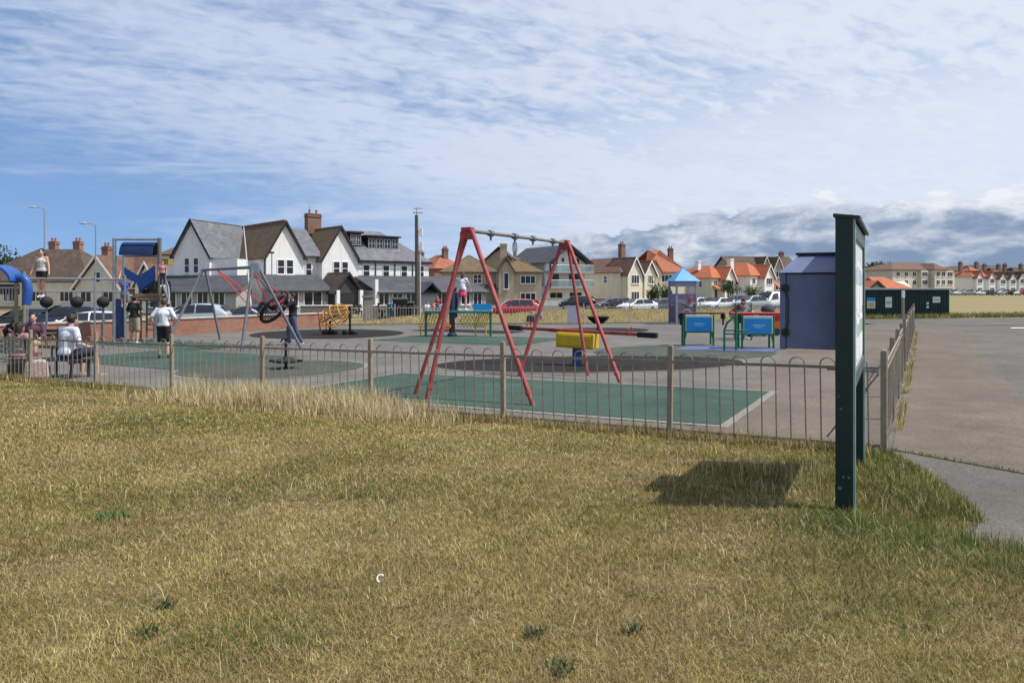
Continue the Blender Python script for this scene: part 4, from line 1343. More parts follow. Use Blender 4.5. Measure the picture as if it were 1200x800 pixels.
# dark green hut on the grass edge
D = 44.5
o = on(1013, D); o.z = zpx(371, D, 0)
r = thing('storage_hut', 'long low dark green hut with pale roof edge and notices on its front', 'hut', o, R(-2))
HUTG = mat('dark_green_sheet', (0.010, 0.034, 0.032), .55, .2, 4, streak=(.016, .04, .038))
a = MB(); a.box(0, 2.15, 0, 2.4, -.4, 1.62); a.box(2.32, 4.98, -.05, 2.4, -.4, 1.62)
for x in list(np.arange(.12, 2.1, .16)) + list(np.arange(2.45, 4.9, .16)):
    a.box(x - .035, x + .035, -.032 if x < 2.2 else -.082, .02, -.35, 1.6)
a.build('wall', HUTG, r)
a = MB(); a.box(-.1, 5.08, -.22, 2.5, 1.622, 1.72); a.build('roof', mat('pale_felt', (.40, .42, .43), .8, .12, 3), r)
a = MB(); a.box(2.16, 2.31, -.12, .05, -.4, 1.62); a.build('pillar', STONE, r)
for x0, x1, z0, z1, m_ in ((.14, .62, .5, 1.15, 'b'), (1.22, 1.6, .55, 1.18, 'w'), (3.98, 4.42, .85, 1.2, 'w'), (3.62, 3.75, .52, .66, 'w'), (3.62, 3.75, .74, .88, 'w')):
    a = MB(); y_ = -.05 if x0 < 2.2 else -.1
    a.box(x0, x1, y_, y_ + .02, z0, z1)
    s_ = a.build('notice', PAPER, r)
    if m_ == 'b':
        a = MB(); a.box(x0, x1, y_ - .004, y_, z1 - .22, z1); a.build('blue_band', SKYB, s_)
        a = MB(); a.box(x0 + .04, x1 - .04, y_ - .004, y_, z0 + .05, z1 - .28); a.build('yellow_field', mat('faded_yellow', (.55, .48, .20), .7, .15, 8), s_)
    else:
        a = MB(); a.box(x0 + .04, x1 - .04, y_ - .004, y_, z0 + (z1 - z0) * .35, z0 + (z1 - z0) * .6); a.build('printed_band', PRINT, s_)
sp_ = MB(); b0 = at(1058.5, 374); sp_.T = Matrix.Translation(b0); sp_.box(-.06, .06, -.06, .06, -.3, 1.55); spo = sp_.build('marker_post', FENCEP)
tag(spo, 'tall tan post with a white top beyond the end of the side fence', 'post')
a = MB(); a.box(-.065, .065, -.065, .065, 1.2, 1.6); ao = a.build('white_top', WHITEPVC, spo); ao.location = b0

# hills far behind on the right
hx = np.linspace(240, 1900, 60); hu = np.linspace(0, 1, 9)
gx, gu = np.meshgrid(hx, hu, indexing='ij')
px_ = 600 + FPX * gx / 1250
tp = 10 + 34 * ss(px_, 880, 1010) * (0.75 + .6 * fbm(gx, gx * 0, .006, 4)) - 12 * ss(px_, 1060, 1130) * (1 - ss(px_, 1130, 1200))
gy = 1250 + gu * 700
hv = np.stack([gx, gy, -2 + tp * (ss(gu, 0, .5) * (1 - .3 * ss(gu, .7, 1))) + 5 * (fbm(gx, gy, .02, 9) - .5) * ss(gu, 0, .2)], -1).reshape(-1, 3)
me = bpy.data.meshes.new('hills'); me.from_pydata(hv.tolist(), [], [(i * 9 + j, (i + 1) * 9 + j, (i + 1) * 9 + j + 1, i * 9 + j + 1) for i in range(59) for j in range(8)])
structure(add('hills', me, mat('wooded_hill', (0.045, 0.062, 0.050), .95, .35, .02, 0, col2=(.085, .095, .06))))

# ------------------------------------------------------------------ trees, shrubs, poles
LEAFM = leafmat('shrub_leaves', 0.3, 0.6)


def shrub(name, label, loc, h, w_, n, cols, leaf=.12, trunk=0.0, cat='bush', spiky=False):
    r = thing(name, label, cat, loc)
    c = []
    lob = [(random.uniform(-.5, .5) * w_, random.uniform(-.5, .5) * w_, trunk + (h - trunk) * random.uniform(.3, .75), random.uniform(.28, .5) * w_) for _ in range(9)]
    pts = []
    while len(pts) < n:
        x0, y0, z0, rr = random.choice(lob)
        d = Vector((random.gauss(0, 1), random.gauss(0, 1), random.gauss(0, .85))).normalized() * rr * random.random() ** .35
        p = Vector((x0, y0, z0)) + d
        if trunk * .8 < p.z < h * 1.05:
            pts.append(p)
    pts = np.array([tuple(p) for p in pts])
    pick = np.random.randint(len(cols), size=n)
    col = np.array(cols)[pick] * (.7 + .6 * np.random.rand(n, 1))
    o = blades(pts[:, 0], pts[:, 1], pts[:, 2], leaf * (.6 + .8 * np.random.rand(n)), np.full(n, leaf * (.22 if spiky else .6)), .3 + .68 * np.random.rand(n), col, 'crown', LEAFM)
    o.parent = r
    b = MB()
    for k in range(5):
        a = 2 * math.pi * k / 5 + .4
        b.tube([(0.03 * math.cos(a), 0.03 * math.sin(a), -.1), (.08 * math.cos(a), .08 * math.sin(a), h * .35), (w_ * .3 * math.cos(a), w_ * .3 * math.sin(a), h * .72)], .05 + .02 * h / 3, 6, r1=.012)
    b.build('trunk', WOOD, r)
    return r


DG, MG, YG = (.035, .06, .02), (.06, .10, .03), (.11, .14, .04)
shrub('bush', 'round dark green bush in front of the hip-roofed house, left of the blue-roofed tower', on(772, 117), 3.4, 2.5, 1400, (DG, MG, MG, YG), .26)
shrub('bush', 'spiky palm-like shrub behind the parked white cars', on(856, 140), 3.6, 2.6, 700, (DG, MG), .55, 1.2, 'shrub', True)
shrub('bush', 'low bushy shrub beside the white van in front of the tall-chimneyed house', on(882, 138), 2.6, 2.2, 800, (DG, MG, YG), .25)
shrub('tree', 'dark rounded tree behind the left bungalow at the left edge', on(-4, 112), 8.6, 6.0, 1600, (DG, DG, MG), .5, 2, 'tree')
for i, (px, D, h_, w_) in enumerate(((1012, 300, 11, 13), (1022, 320, 12, 12), (1034, 330, 11, 14), (1046, 340, 10, 12))):
    shrub('tree', ('dark tree behind the pavilion, left of four', 'tallest dark tree in the clump behind the pavilion', 'broad dark tree in the clump behind the pavilion', 'lowest dark tree in the clump nearest the cream block')[i], on(px, D), h_, w_, 900, (DG, (.03, .045, .022), MG), 1.3, 3, 'tree')


n = 9000
x = -420 + 560 * np.random.rand(n); y = 300 + .12 * x + 22 * np.random.rand(n)
hh = 3 + 6.5 * fbm(x, x * 0, .03, 66) + 1.5 * fbm(x, x * 0, .2, 67)
col = np.array((DG, MG, (.05, .075, .03)))[np.random.randint(3, size=n)] * (.7 + .6 * np.random.rand(n, 1))
tag(blades(x, y, gz(x, y) - .5 + hh * np.random.rand(n), 1.2 + 1.4 * np.random.rand(n), np.full(n, 1.0), .3 + .65 * np.random.rand(n), col, 'far_wood', LEAFM), 'distant line of dark trees behind the houses', 'trees', kind='stuff')


def lamp_post(label, px, D, pyt, armpx, cat='lamp post'):
    b0 = on(px, D); zt = zpx(pyt, D, b0.z)
    r = thing('lamp_post', label, cat, b0)
    a = MB(); a.tube([(0, 0, -.2), (0, 0, 1.2)], .085, 10); a.tube([(0, 0, 1.2), (0, 0, zt)], .065, 10, r1=.045); a.build('pole', GALV, r)
    s = 1 if armpx > 0 else -1
    a = MB(); a.tube([(0, 0, zt - .03), (s * .35, 0, zt + .12), (s * .8, 0, zt + .18)], .028, 8); a.build('arm', GALV, r)
    a = MB(); a.ball((s * 1.05, 0, zt + .17), (.34, .12, .09)); a.build('lamp_head', mat('lamp_grey', (.42, .43, .44), .5, .1, 4), r, True)
    return r


lamp_post('tall thin street lamp above the girl standing on the bar, left', 52, 66, 245, -1)
lamp_post('shorter street lamp with dark head right of the small bungalow', 112, 62, 264, -1)
b0 = on(489, 48); zt = zpx(252, 48, b0.z)
r = thing('telegraph_pole', 'tall wooden telegraph pole carrying white boxes beside the hotel', 'pole', b0)
a = MB(); a.tube([(0, 0, -.3), (-.05, 0, zt)], .15, 12, r1=.105); a.build('pole', POLEW, r)
for dx, z0, hh in ((.24, zt - 1.35, .55), (.26, zt - 2.3, .6)):
    a = MB(); a.box(dx - .11, dx + .11, -.1, .1, z0, z0 + hh); a.box(.05, dx - .11, -.03, .03, z0 + .2, z0 + .3); a.build('white_box', WHITEPVC, r, bevel=.02)
a = MB(); a.tube([(-.05, 0, zt), (-.05, 0, zt + .5)], .03, 6); a.bar((-.3, 0, zt + .15), (.35, 0, zt + .15), .04, .06); a.bar((-.25, 0, zt + .42), (.3, 0, zt + .42), .03, .04); a.build('aerial', GALV, r)
a = MB(); a.tube([(.19, 0, .0), (.17, 0, 4.6)], .055, 8); a.build('cable_conduit', mat('pale_conduit', (.5, .5, .5), .6, .1, 3), r)
b0 = on(296, 58); zt = zpx(266, 58, b0.z)
r = thing('flagpole', 'slim white flagpole standing in front of the hotel behind the basket swing', 'flagpole', b0)
a = MB(); a.tube([(0, 0, -.2), (-.7, 0, zt)], .065, 8, r1=.035); a.build('pole', WHITEPVC, r); a = MB(); a.ball((-.7, 0, zt + .05), .07, 8, 6); a.build('finial', GALV, r)
b0 = on(318.5, 59); zt = zpx(297, 59, b0.z)
r = thing('lamp_post', 'thin short lamp post with square head in front of the lit hotel gable', 'lamp post', b0)
a = MB(); a.tube([(0, 0, -.2), (0, 0, zt)], .045, 8); a.build('pole', GALV, r); a = MB(); a.box(-.17, .17, -.12, .12, zt + .002, zt + .14); a.build('lamp_head', DARKFR, r)

# ------------------------------------------------------------------ vehicles
RUBBER = mat('tyre_rubber', (.015, .015, .016), .8, .2, 10)
ALLOY = mat('alloy_rim', (.42, .43, .45), .35, .1, 8, metal=.7)
LAMPC = mat('headlight_lens', (.62, .64, .66), .12, .1, 8)
LAMPR = mat('tail_light_lens', (.42, .012, .012), .2, .1, 8)
PLATE = mat('blank_plate', (.66, .62, .40), .5, .05, 4)
CARGL = mat('car_glass', (.018, .022, .026), .05, .2, 3, spec=.7)


def paint(n, c):
    return mat('car_paint_' + n, c, .28, .05, 2, coat=.6)


HATCH = [(-2.05, .36, .78, .80, .76, .78, .70), (-1.97, .25, .90, .99, .80, .84, .70), (-1.58, .2, .94, 1.40, .82, .86, .60), (-.7, .2, .93, 1.47, .83, .87, .585),
         (.28, .2, .92, 1.43, .83, .87, .575), (1.08, .2, .90, .97, .82, .86, .70), (1.72, .22, .82, .85, .80, .83, .70), (2.0, .3, .62, .65, .72, .75, .62)]
SUV = [(x * 1.04, zb_ * 1.1, zm * 1.12, zt_ * 1.13, a_ * 1.04, b_ * 1.04, c_ * 1.07) for x, zb_, zm, zt_, a_, b_, c_ in HATCH]
VAN = [(-2.5, .35, 1.05, 1.95, .90, .93, .80), (-2.45, .25, 1.1, 2.02, .92, .95, .82), (-1.5, .22, 1.1, 2.06, .92, .95, .82), (-.2, .22, 1.1, 2.06, .92, .95, .82),
       (.9, .22, 1.08, 2.0, .92, .95, .80), (1.75, .22, 1.04, 1.16, .91, .94, .80), (2.25, .25, .92, .98, .88, .90, .78), (2.5, .32, .66, .70, .80, .82, .70)]


def make_car(label, cat, pm, st, group, van=False):
    r = thing('parked_van' if van else 'parked_car', label, cat, group=group)
    V_, F_ = [], []
    for x, zb_, zm, zt_, a_, b_, c_ in st:
        ring = [(-a_, zb_), (-b_ * 1.0, (zb_ + zm) / 2), (-b_ * .985, zm), (-c_, zt_)]
        for y, z in ring + [(-y, z) for y, z in ring[::-1]]:
            V_.append((x, y, z))
    k = 8
    for i in range(len(st) - 1):
        for j in range(k):
            F_.append((i * k + j, i * k + (j + 1) % k, (i + 1) * k + (j + 1) % k, (i + 1) * k + j))
    F_ += [tuple(range(k))[::-1], tuple(range((len(st) - 1) * k, len(st) * k))]
    b = MB(); b._p(V_, F_)
    bo = b.build('body', pm, r, True)
    bo.modifiers.new('s', 'SUBSURF').levels = 1; bo.modifiers['s'].render_levels = 2
    for e in bo.data.edges:
        pass

    def top(x):
        for p, q in zip(st[:-1], st[1:]):
            if p[0] <= x <= q[0]:
                f = (x - p[0]) / (q[0] - p[0]); return [p[i] + (q[i] - p[i]) * f for i in range(7)]

    def side(x, f, s, o=.012):
        _, zb_, zm, zt_, a_, b_, c_ = top(x)
        return (x, s * (b_ * .985 + (c_ - b_ * .985) * f + o), zm + (zt_ - zm) * f)
    xs_ = ((-1.45, -1.25, -.36), (-.28, .30, .86)) if not van else ((.35, .9, 1.55),)
    if van:
        xs_ = ((.15, .85, 1.5),)
    for s in (-1, 1):
        for x0, xm_, x1 in xs_:
            if van:
                q = [side(x0, .12, s), side(x1, .1, s), side(x1 - .55, .78, s), side(x0, .82, s)]
            elif x0 < -1:
                q = [side(x0, .13, s), side(x1, .10, s), side(x1, .86, s), side(x0 + .12, .84, s)]
            else:
                q = [side(x0, .10, s), side(x1, .16, s), side(.30, .84, s), side(x0, .86, s)]
            m_ = MB(); m_.slab(q if s < 0 else q[::-1], .02); m_.build('window', CARGL, r)
    i0 = 4; A_, B_ = st[i0], st[i0 + 1]
    f = lambda t, wf, dz=.02: [(A_[0] + (B_[0] - A_[0]) * t, s * (A_[6] + (B_[6] - A_[6]) * t) * wf, A_[3] + (B_[3] - A_[3]) * t + dz) for s in (-1, 1)]
    p, q = f(.08, .9), f(.92, .9)
    m_ = MB(); m_.slab([p[0], q[0], q[1], p[1]][::-1], .02); m_.build('windscreen', CARGL, r)
    A2, B2 = (st[1], st[2]) if not van else (st[0], st[1])
    if not van:
        g2 = lambda t, wf: [(A2[0] + (B2[0] - A2[0]) * t - .015, s * (A2[6] + (B2[6] - A2[6]) * t) * wf, A2[3] + (B2[3] - A2[3]) * t + .02) for s in (-1, 1)]
        p, q = g2(.12, .86), g2(.88, .88)
        m_ = MB(); m_.slab([p[0], p[1], q[1], q[0]][::-1], .02); m_.build('rear_window', CARGL, r)
    wr = .32 if not van else .35
    for x in (-1.28, 1.30) if not van else (-1.55, 1.6):
        for s in (-1, 1):
            y = s * (st[2][5] - .075)
            m_ = MB(); m_.T = Matrix.Translation((x, y, wr)) @ Matrix.Rotation(R(90), 4, 'X')
            m_.lathe([(wr * .66, -.10), (wr * .93, -.105), (wr, -.07), (wr, .07), (wr * .93, .105), (wr * .66, .10)], 20)
            wo_ = m_.build('wheel', RUBBER, r, True)
            m_ = MB(); m_.T = Matrix.Translation((x, y, wr)) @ Matrix.Rotation(R(90), 4, 'X')
            m_.lathe([(wr * .66, -.107), (wr * .3, -.085), (.03, -.095), (.03, .095), (wr * .3, .085), (wr * .66, .107)], 10); m_.build('rim', ALLOY, wo_)
    e = st[-1]; z = (e[1] + e[2]) / 2 + .12
    for s in (-1, 1):
        m_ = MB(); m_.ball((e[0] - .17, s * (e[5] - .12), z + .06), (.16, .15, .085), 10, 6); m_.build('headlight', LAMPC, r, True)
        m_ = MB(); m_.ball((st[0][0] + .09, s * (st[0][5] - .08), .82 if not van else .95), (.08, .09, .15), 10, 6); m_.build('tail_light', LAMPR, r, True)
        x_ = st[5][0] - .15
        m_ = MB(); m_.ball((x_, s * (st[5][5] + .10), st[5][3] + .04), (.07, .11, .075), 10, 6); m_.build('door_mirror', pm if s else pm, r, True)
    m_ = MB(); m_.box(e[0] - .02, e[0] + .03, -.26, .26, .40, .51); m_.build('number_plate', PLATE, r)
    m_ = MB(); m_.box(e[0] - .03, e[0] + .018, -.5, .5, .52, .60); m_.build('grille', BLACKP, r)
    return r


def place(r, px, D, rz, pitch=0):
    p = on(px, D); p.z -= .03
    r.location = p; r.rotation_euler = (0, 0, R(rz))
    return r


GA, GB = 'cars in the hotel car park', 'cars parked along the road behind the bank'
wh = place(make_car('white hatchback just over the brick wall, left of the climbing unit', 'car', paint('white', (.74, .75, .76)), HATCH, GA), 99, 34.5, 200)
db = place(make_car('dark blue car behind the white hatchback, partly hidden', 'car', paint('navy', (.018, .028, .06)), SUV, GA), 78, 40, 195)
sv = place(make_car('silver-grey car behind the teenager in the white top', 'car', paint('silver', (.36, .41, .45)), SUV, GA), 226, 44, 190)
bl = place(make_car('dark blue-grey car behind the basket swing', 'car', paint('bluegrey', (.06, .09, .13)), HATCH, GA), 289, 47.5, 192)
dk = place(make_car('black car far left in the car park behind the seated group', 'car', paint('black', (.012, .013, .015)), HATCH, GA), 30, 41, 200)
rd = place(make_car('bright red car behind the red swing frame', 'car', paint('red', (.45, .012, .035)), SUV, GB), 603, 61, 188)
bk = place(make_car('black car in front of the balconied house', 'car', paint('jet', (.010, .010, .012)), SUV, GB), 676, 84, 182)
place(dup(dk, (0, 0, 0), 0, 'dark hatchback between the red garden wall and the white car', GB), 718, 80, 200)
w1 = place(dup(wh, (0, 0, 0), 0, 'white car showing its side beside the green bush', GB), 746, 73, 205)
place(dup(bl, (0, 0, 0), 0, 'blue-grey car directly left of the blue-roofed tower', GB), 774, 76, 205)
place(dup(wh, (0, 0, 0), 0, 'white car partly hidden by the blue-roofed tower', GB), 817, 82, 210)
place(dup(w1, (0, 0, 0), 0, 'white car seen three-quarter on, centre of the row right of the tower', GB), 842, 80, 215)
place(dup(db, (0, 0, 0), 0, 'dark car behind the white one, left of the silver car', GB), 864, 90, 200)
place(dup(sv, (0, 0, 0), 0, 'silver car left of the white van', GB), 880, 79, 205)
place(make_car('white van nearest the blue cabinet', 'van', paint('van_white', (.74, .74, .73)), VAN, GB, True), 905, 82, 215)
# a far row across the field on the right
cols = [('small pale car', sv), ('small white car', wh), ('small dark car', dk), ('small blue car', bl), ('small red car', rd)]
order = (0, 1, 0, 2, 1, 3, 1, 0, 2, 1, 4, 1)
for i, k in enumerate(order):
    px = 1114 + i * 8.6 + random.uniform(-1.5, 1.5)
    where = ('nearest the cream block', 'second from the cream block', 'third from the cream block', 'fourth from the cream block', 'fifth from the cream block', 'sixth from the cream block',
             'sixth from the right edge', 'fifth from the right edge', 'fourth from the right edge', 'third from the right edge', 'second from the right edge', 'at the right edge')[i]
    c = dup(cols[k][1], (0, 0, 0), 0, f'{cols[k][0]} {where} in the row across the field', 'far cars parked across the field')
    place(c, px, 196, 180 + random.choice((0, 0, 12, -14)))

# ------------------------------------------------------------------ notice board and cabinet
AB = R(62.6); EB = Vector((math.cos(AB), math.sin(AB), 0))
n0 = Vector((2.40, 5.34, 0)); n0.z = float(lawn_z(np.array([n0.x]), np.array([n0.y]))[0]) - .01
f0 = n0 + EB * 1.82; zf0 = float(lawn_z(np.array([f0.x]), np.array([f0.y]))[0]) - n0.z
TOPB = EYE + .515 - n0.z
board = thing('notice_board', 'tall dark green notice board on two square posts beside the fence corner', 'notice board', n0, AB)
for x, z in ((0, 0), (1.82, zf0)):
    a = MB(); a.box(x - .055, x + .055, -.058, .058, z - .3, TOPB); po = a.build('post', BOARDG, board, bevel=.006)
    a = MB(); a.box(x - .054, x + .03, -.073, -.0585, z - .1, TOPB - .01); a.build('lit_face_strip', mat('lit_green_edge', (.22, .33, .31), .4, .2, 6), po)  # paler green strip: sunlight on the post's right face put into the colour
    for k in range(5):
        a = MB()
        random.seed(k + int(x * 10)); zz = .1 + random.random() * .8; yy = random.uniform(-.04, .04); rr = random.uniform(.006, .016)
        a.T = Matrix.Translation((x - .0562, yy, z + zz)) @ Matrix.Rotation(R(90), 4, 'Y')
        a.lathe([(rr, -.0008), (rr * .8, .0008)], 7)
        a.build('paint_chip', mat('bare_primer', (.12, .14, .135), .8, .3, 30), po)
zb1 = .93
a = MB(); a.box(-.05, 1.87, -.060, .02, zb1, TOPB - .05) if False else a.box(.056, 1.764, -.05, .03, zb1, TOPB - .04); a.build('backing_panel', BOARDG, board)
a = MB()
for b in ((.057, 1.763, -.070, -.0505, zb1 - .02, zb1 + .09), (.057, 1.763, -.070, -.0505, TOPB - .16, TOPB - .05), (.057, .11, -.070, -.0505, zb1 + .0905, TOPB - .1605), (1.71, 1.763, -.070, -.0505, zb1 + .0905, TOPB - .1605)):
    a.box(*b)
a.build('display_frame', BOARDE if False else mat('frame_green', (.055, .095, .088), .4, .2, 6), board, bevel=.004)
a = MB(); a.box(.111, 1.709, -.0545, -.0502, zb1 + .091, TOPB - .161); po = a.build('display_backing', mat('pale_felt_board', (.56, .58, .60), .85, .08, 5), board)
k = 0
for x0, x1, z0, z1, mm in ((.14, .52, .55, .90, 0), (.14, .52, .16, .52, 1), (.58, 1.02, .50, .92, 1), (.58, 1.02, .14, .46, 0), (1.08, 1.40, .52, .9, 0), (1.08, 1.66, .13, .48, 2), (1.44, 1.66, .55, .88, 1)):
    a = MB(); a.box(x0, x1, -.0575, -.0550, zb1 + z0, zb1 + z1); q = a.build('paper_notice', PAPER, board)
    a = MB()
    a.box(x0 + .03, x1 - .03, -.0585, -.0577, zb1 + z1 - (z1 - z0) * .45, zb1 + z1 - .04); a.build('picture_block', (PRINT, mat('faded_blue_print', (.45, .55, .66), .7, .2, 8), mat('faded_green_print', (.30, .40, .26), .7, .2, 8))[mm], q)
a = MB(); a.slab([(-.07, .07, TOPB + .012), (-.07, -.105, TOPB - .012), (1.89, -.105, TOPB - .012), (1.89, .07, TOPB + .012)], .022); a.build('cap', BOARDG, board)

cab = thing('cabinet', 'slate-blue wall cabinet with sloping lid fixed to the back of the green notice board', 'cabinet', n0 + EB * .20 + Vector((0, 0, EYE - .475 - n0.z)), AB)
a = MB(); a.box(0, .52, .061, .425, 0, .575); a.build('body', BOXB, cab, bevel=.008)
a = MB(); a.box(-.012, .532, .4255, .468, -.008, .58); a.build('door', BOXB, cab, bevel=.006)
a = MB()
for z in (.10, .44):
    a.box(-.022, -.0125, .40, .455, z, z + .05); a.tube([(-.02, .428, z - .006), (-.02, .428, z + .056)], .008, 8)
a.tube([(-.02, .425, .12), (-.024, .405, .2), (-.024, .405, .38), (-.02, .425, .46)], .006, 6)
a.build('hinge', BLACKP, cab)
a = MB()
lo = [(-.03, .04, .582), (.55, .04, .582), (.55, .48, .582), (-.03, .48, .582)]
hi_ = [(.25, .06, .725), (.53, .06, .725), (.53, .36, .725), (.25, .36, .725)]
a._p(lo + hi_, [(3, 2, 1, 0), (4, 5, 6, 7), (0, 1, 5, 4), (1, 2, 6, 5), (2, 3, 7, 6), (3, 0, 4, 7)])
a.build('lid', BOXB, cab, bevel=.006)
a = MB(); a.box(.23, .55, .05, .38, .7265, .745); a.build('lid_cap', BLACKP, cab)

# ------------------------------------------------------------------ red swing frame
Pn = lambda px, py: at(px, py)
sw = thing('swing_frame', 'tall worn red swing frame with a grey crossbar and no seats', 'swing frame', at(590, 455))
o0 = sw.location


def legs(root, apex, feet, r, m, nm='leg'):
    for f in feet:
        a = MB(); d = (Vector(f) - apex).normalized()
        a.tube([apex - root.location, Vector(f) - root.location + d * .1], r, 10)
        a.build(nm, m, root, True)


apA, apB = P(548, 270, 13.1), P(662, 289, 16.4)
apB.z = apA.z - .02
dA = (apB - apA).normalized()
legs(sw, apA + E1 * -.08, [at(500, 469)], .041, REDP)
legs(sw, apA + E1 * .08, [at(625, 476)], .041, REDP)
legs(sw, apA + dA * .15 + E1 * -.08, [at(486, 463)], .036, REDP)
legs(sw, apB + E1 * -.08, [at(608, 441)], .041, REDP)
legs(sw, apB + E1 * .08, [at(727, 449)], .041, REDP)
legs(sw, apB + dA * .1 + E1 * .02, [at(689, 440)], .036, REDP)
a = MB(); a.tube([apA - o0 - dA * .05, apB - o0 + dA * .05], .035, 12); bar_ = a.build('crossbar', mat('grey_crossbar', (.20, .195, .185), .6, .25, 6, streak=(.15, .12, .10)), sw, True)
for ap in (apA, apB):
    a = MB(); a.T = Matrix.Translation(ap - o0) @ Matrix.Rotation(math.atan2(E1.y, E1.x), 4, 'Z')
    a.box(-.13, .13, -.06, .06, -.16, -.02); a.box(-.10, .10, -.075, .075, -.0195, .055); a.build('bracket', REDP, sw, bevel=.012)
for t, ln in ((.2, .13), (.43, .12), (.62, .13), (.85, .12)):
    p = apA + (apB - apA) * t - o0
    a = MB(); a.tube([p + Vector((0, 0, .05)), p - Vector((0, 0, ln))], .022, 8); a.tube([p - dA * .06, p + dA * .06], .06, 10)
    h_ = a.build('hanger', GREYPAINT, sw, True)
    if t == .43:
        a = MB()
        for k in range(4):
            dd = Vector((.03 * math.cos(k * 1.6), .03 * math.sin(k * 1.6), 0))
            a.tube([p + dd - Vector((0, 0, ln)), p + dd * 1.3 - Vector((0, 0, ln + .12)), p + dd * .6 - Vector((0, 0, ln + .28))], .014, 6)
        a.build('wound_chain', GALV, h_)
for f in ((625, 476), (500, 469), (727, 449), (608, 441)):
    p = at(*f) - o0
    a = MB(); d = (apA if f[0] in (625, 500) else apB) - at(*f); d.normalize()
    a.tube([p + d * .20, p + d * .26], .050, 10); a.build('collar', REDP, sw)

# ------------------------------------------------------------------ see-saw
b0 = at(676, 428)
see = thing('seesaw', 'red see-saw beam with black rubber ends on a yellow centre box and blue post', 'seesaw', b0, math.atan2(E1.y, E1.x))
a = MB(); a.box(-1.9, 1.9, -.045, .045, .80, .88); a.T = Matrix(); bm_o = a.build('beam', REDP, see, bevel=.01)
for s in (-1, 1):
    a = MB(); a.box(min(s * 1.55, s * 2.02), max(s * 1.55, s * 2.02), -.085, .085, .775, .90); a.build('rubber_end', BLACKR, see, bevel=.02)
    a = MB(); x = s * 1.35; a.tube([(x, -.1, .881), (x, -.1, .97), (x, -.05, 1.0), (x, .05, 1.0), (x, .1, .97), (x, .1, .881)], .015, 6); a.bar((x, -.15, .87), (x, .15, .87), .04, .02); a.build('handle', REDP, see, True)
a = MB(); a.box(-.5, .5, -.19, .19, .43, .797); a.box(-.44, .44, -.21, .21, .47, .76); a.build('centre_box', YELP, see, bevel=.02)
a = MB(); a.tube([(0, 0, -.1), (0, 0, .44)], .12, 14); a.build('post', BLUEP, see, True)
see.rotation_euler = (0, R(1.2), math.atan2(E1.y, E1.x))

# ------------------------------------------------------------------ small spinners
b0 = at(335, 432)
r = thing('spinner', 'small black standing spinner with crossed footplates on the faded green disc', 'spinner', b0)
a = MB(); a.tube([(0, 0, -.1), (0, 0, .72)], .035, 10); a.tube([(-.13, 0, .66), (-.08, 0, .74), (.08, 0, .74), (.13, 0, .66)], .02, 8); a.build('pole', BLACKP, r, True)
a = MB(); a.lathe([(.30, .16), (.34, .19), (.33, .22), (.1, .25), (.06, .3)], 18); a.bar((-.42, 0, .2), (.42, 0, .2), .14, .05); a.bar((0, -.42, .2), (0, .42, .2), .14, .05); a.build('footplate', BLACKR, r)
b0 = at(701, 388)
r = thing('bowl_spinner', 'black bowl-shaped spinning seat on a short post, right of the red swing frame', 'spinner', b0)
a = MB(); a.lathe([(.04, .30), (.22, .36), (.42, .52), (.50, .64), (.52, .66), (.50, .67), (.40, .56), (.2, .43), (.02, .40)], 24); a.build('bowl', BLACKR, r, True)
a = MB(); a.cyl((0, 0, -.1), .07, .42, 12); a.lathe([(.16, 0), (.15, .04), (.08, .1)], 14); a.build('post', BLACKP, r, True)

# ------------------------------------------------------------------ counter play panels
def play_panel(label, px, py, red_side):
    b0 = at(px, py)
    r = thing('play_counter', label, 'play panel', b0, R(-6))
    for x in (-.46, .46):
        for y in (0, .55):
            a = MB(); a.tube([(x, y, -.1), (x, y, 1.02)], .032, 8); a.build('post', GREENP, r, True)
    a = MB(); a.box(-.43, .43, -.045, -.005, .46, 1.0); a.build('surround', CREAMP, r, bevel=.01)
    a = MB(); a.box(-.40, .40, -.062, -.0455, .47, .93); p_ = a.build('board', SKYB, r, bevel=.006)
    a = MB(); a.box(-.16, .2, -.0655, -.0625, .70, .73); a.box(-.12, .14, -.0655, -.0625, .64, .66); a.build('pale_marking', mat('pale_blue', (.35, .58, .78), .5, .1, 5), p_)
    for s in (-1, 1):
        a = MB(); a.prism([(s * .46, .44), (s * .46, .12), (s * .38, .40)] if s > 0 else [(s * .46, .44), (s * .38, .40), (s * .46, .12)], -.02, .02); a.build('bracket', GREENP, r)
    a = MB(); a.tube([(-.46, 0, .44), (.46, 0, .44)], .022, 8); a.tube([(-.46, .55, .5), (.46, .55, .5)], .022, 8); a.build('rail', GREENP, r)
    a = MB()
    if red_side:
        a.box(-.72, 1.1, .1, .60, 1.021, 1.09); a.build('counter_top', REDC, r, bevel=.012)
        a = MB(); a.box(.50, 1.1, .08, .12, .84, 1.019); a.build('red_skirt', REDC, r)
        a = MB(); a.box(.50, 1.1, .08, .12, .62, .838); a.build('orange_skirt', ORPL, r)
        a = MB(); a.tube([(1.06, .3, -.1), (1.06, .3, 1.02)], .032, 8); a.build('post', GREENP, r)
    else:
        a.box(-.58, .84, .1, .55, 1.021, 1.07); a.build('counter_top', mat('dark_red_plastic', (.12, .02, .025), .5, .15, 4), r, bevel=.012)
        for x in (-.55, .80):
            a = MB(); a.lathe([(.07, .86), (.08, .9), (.08, 1.0), (.05, 1.019)], 12, (x, .2, 0)); a.tube([(x, .2, .66), (x, .2, .87)], .03, 8); a.build('joint', BLACKR, r)
    return r


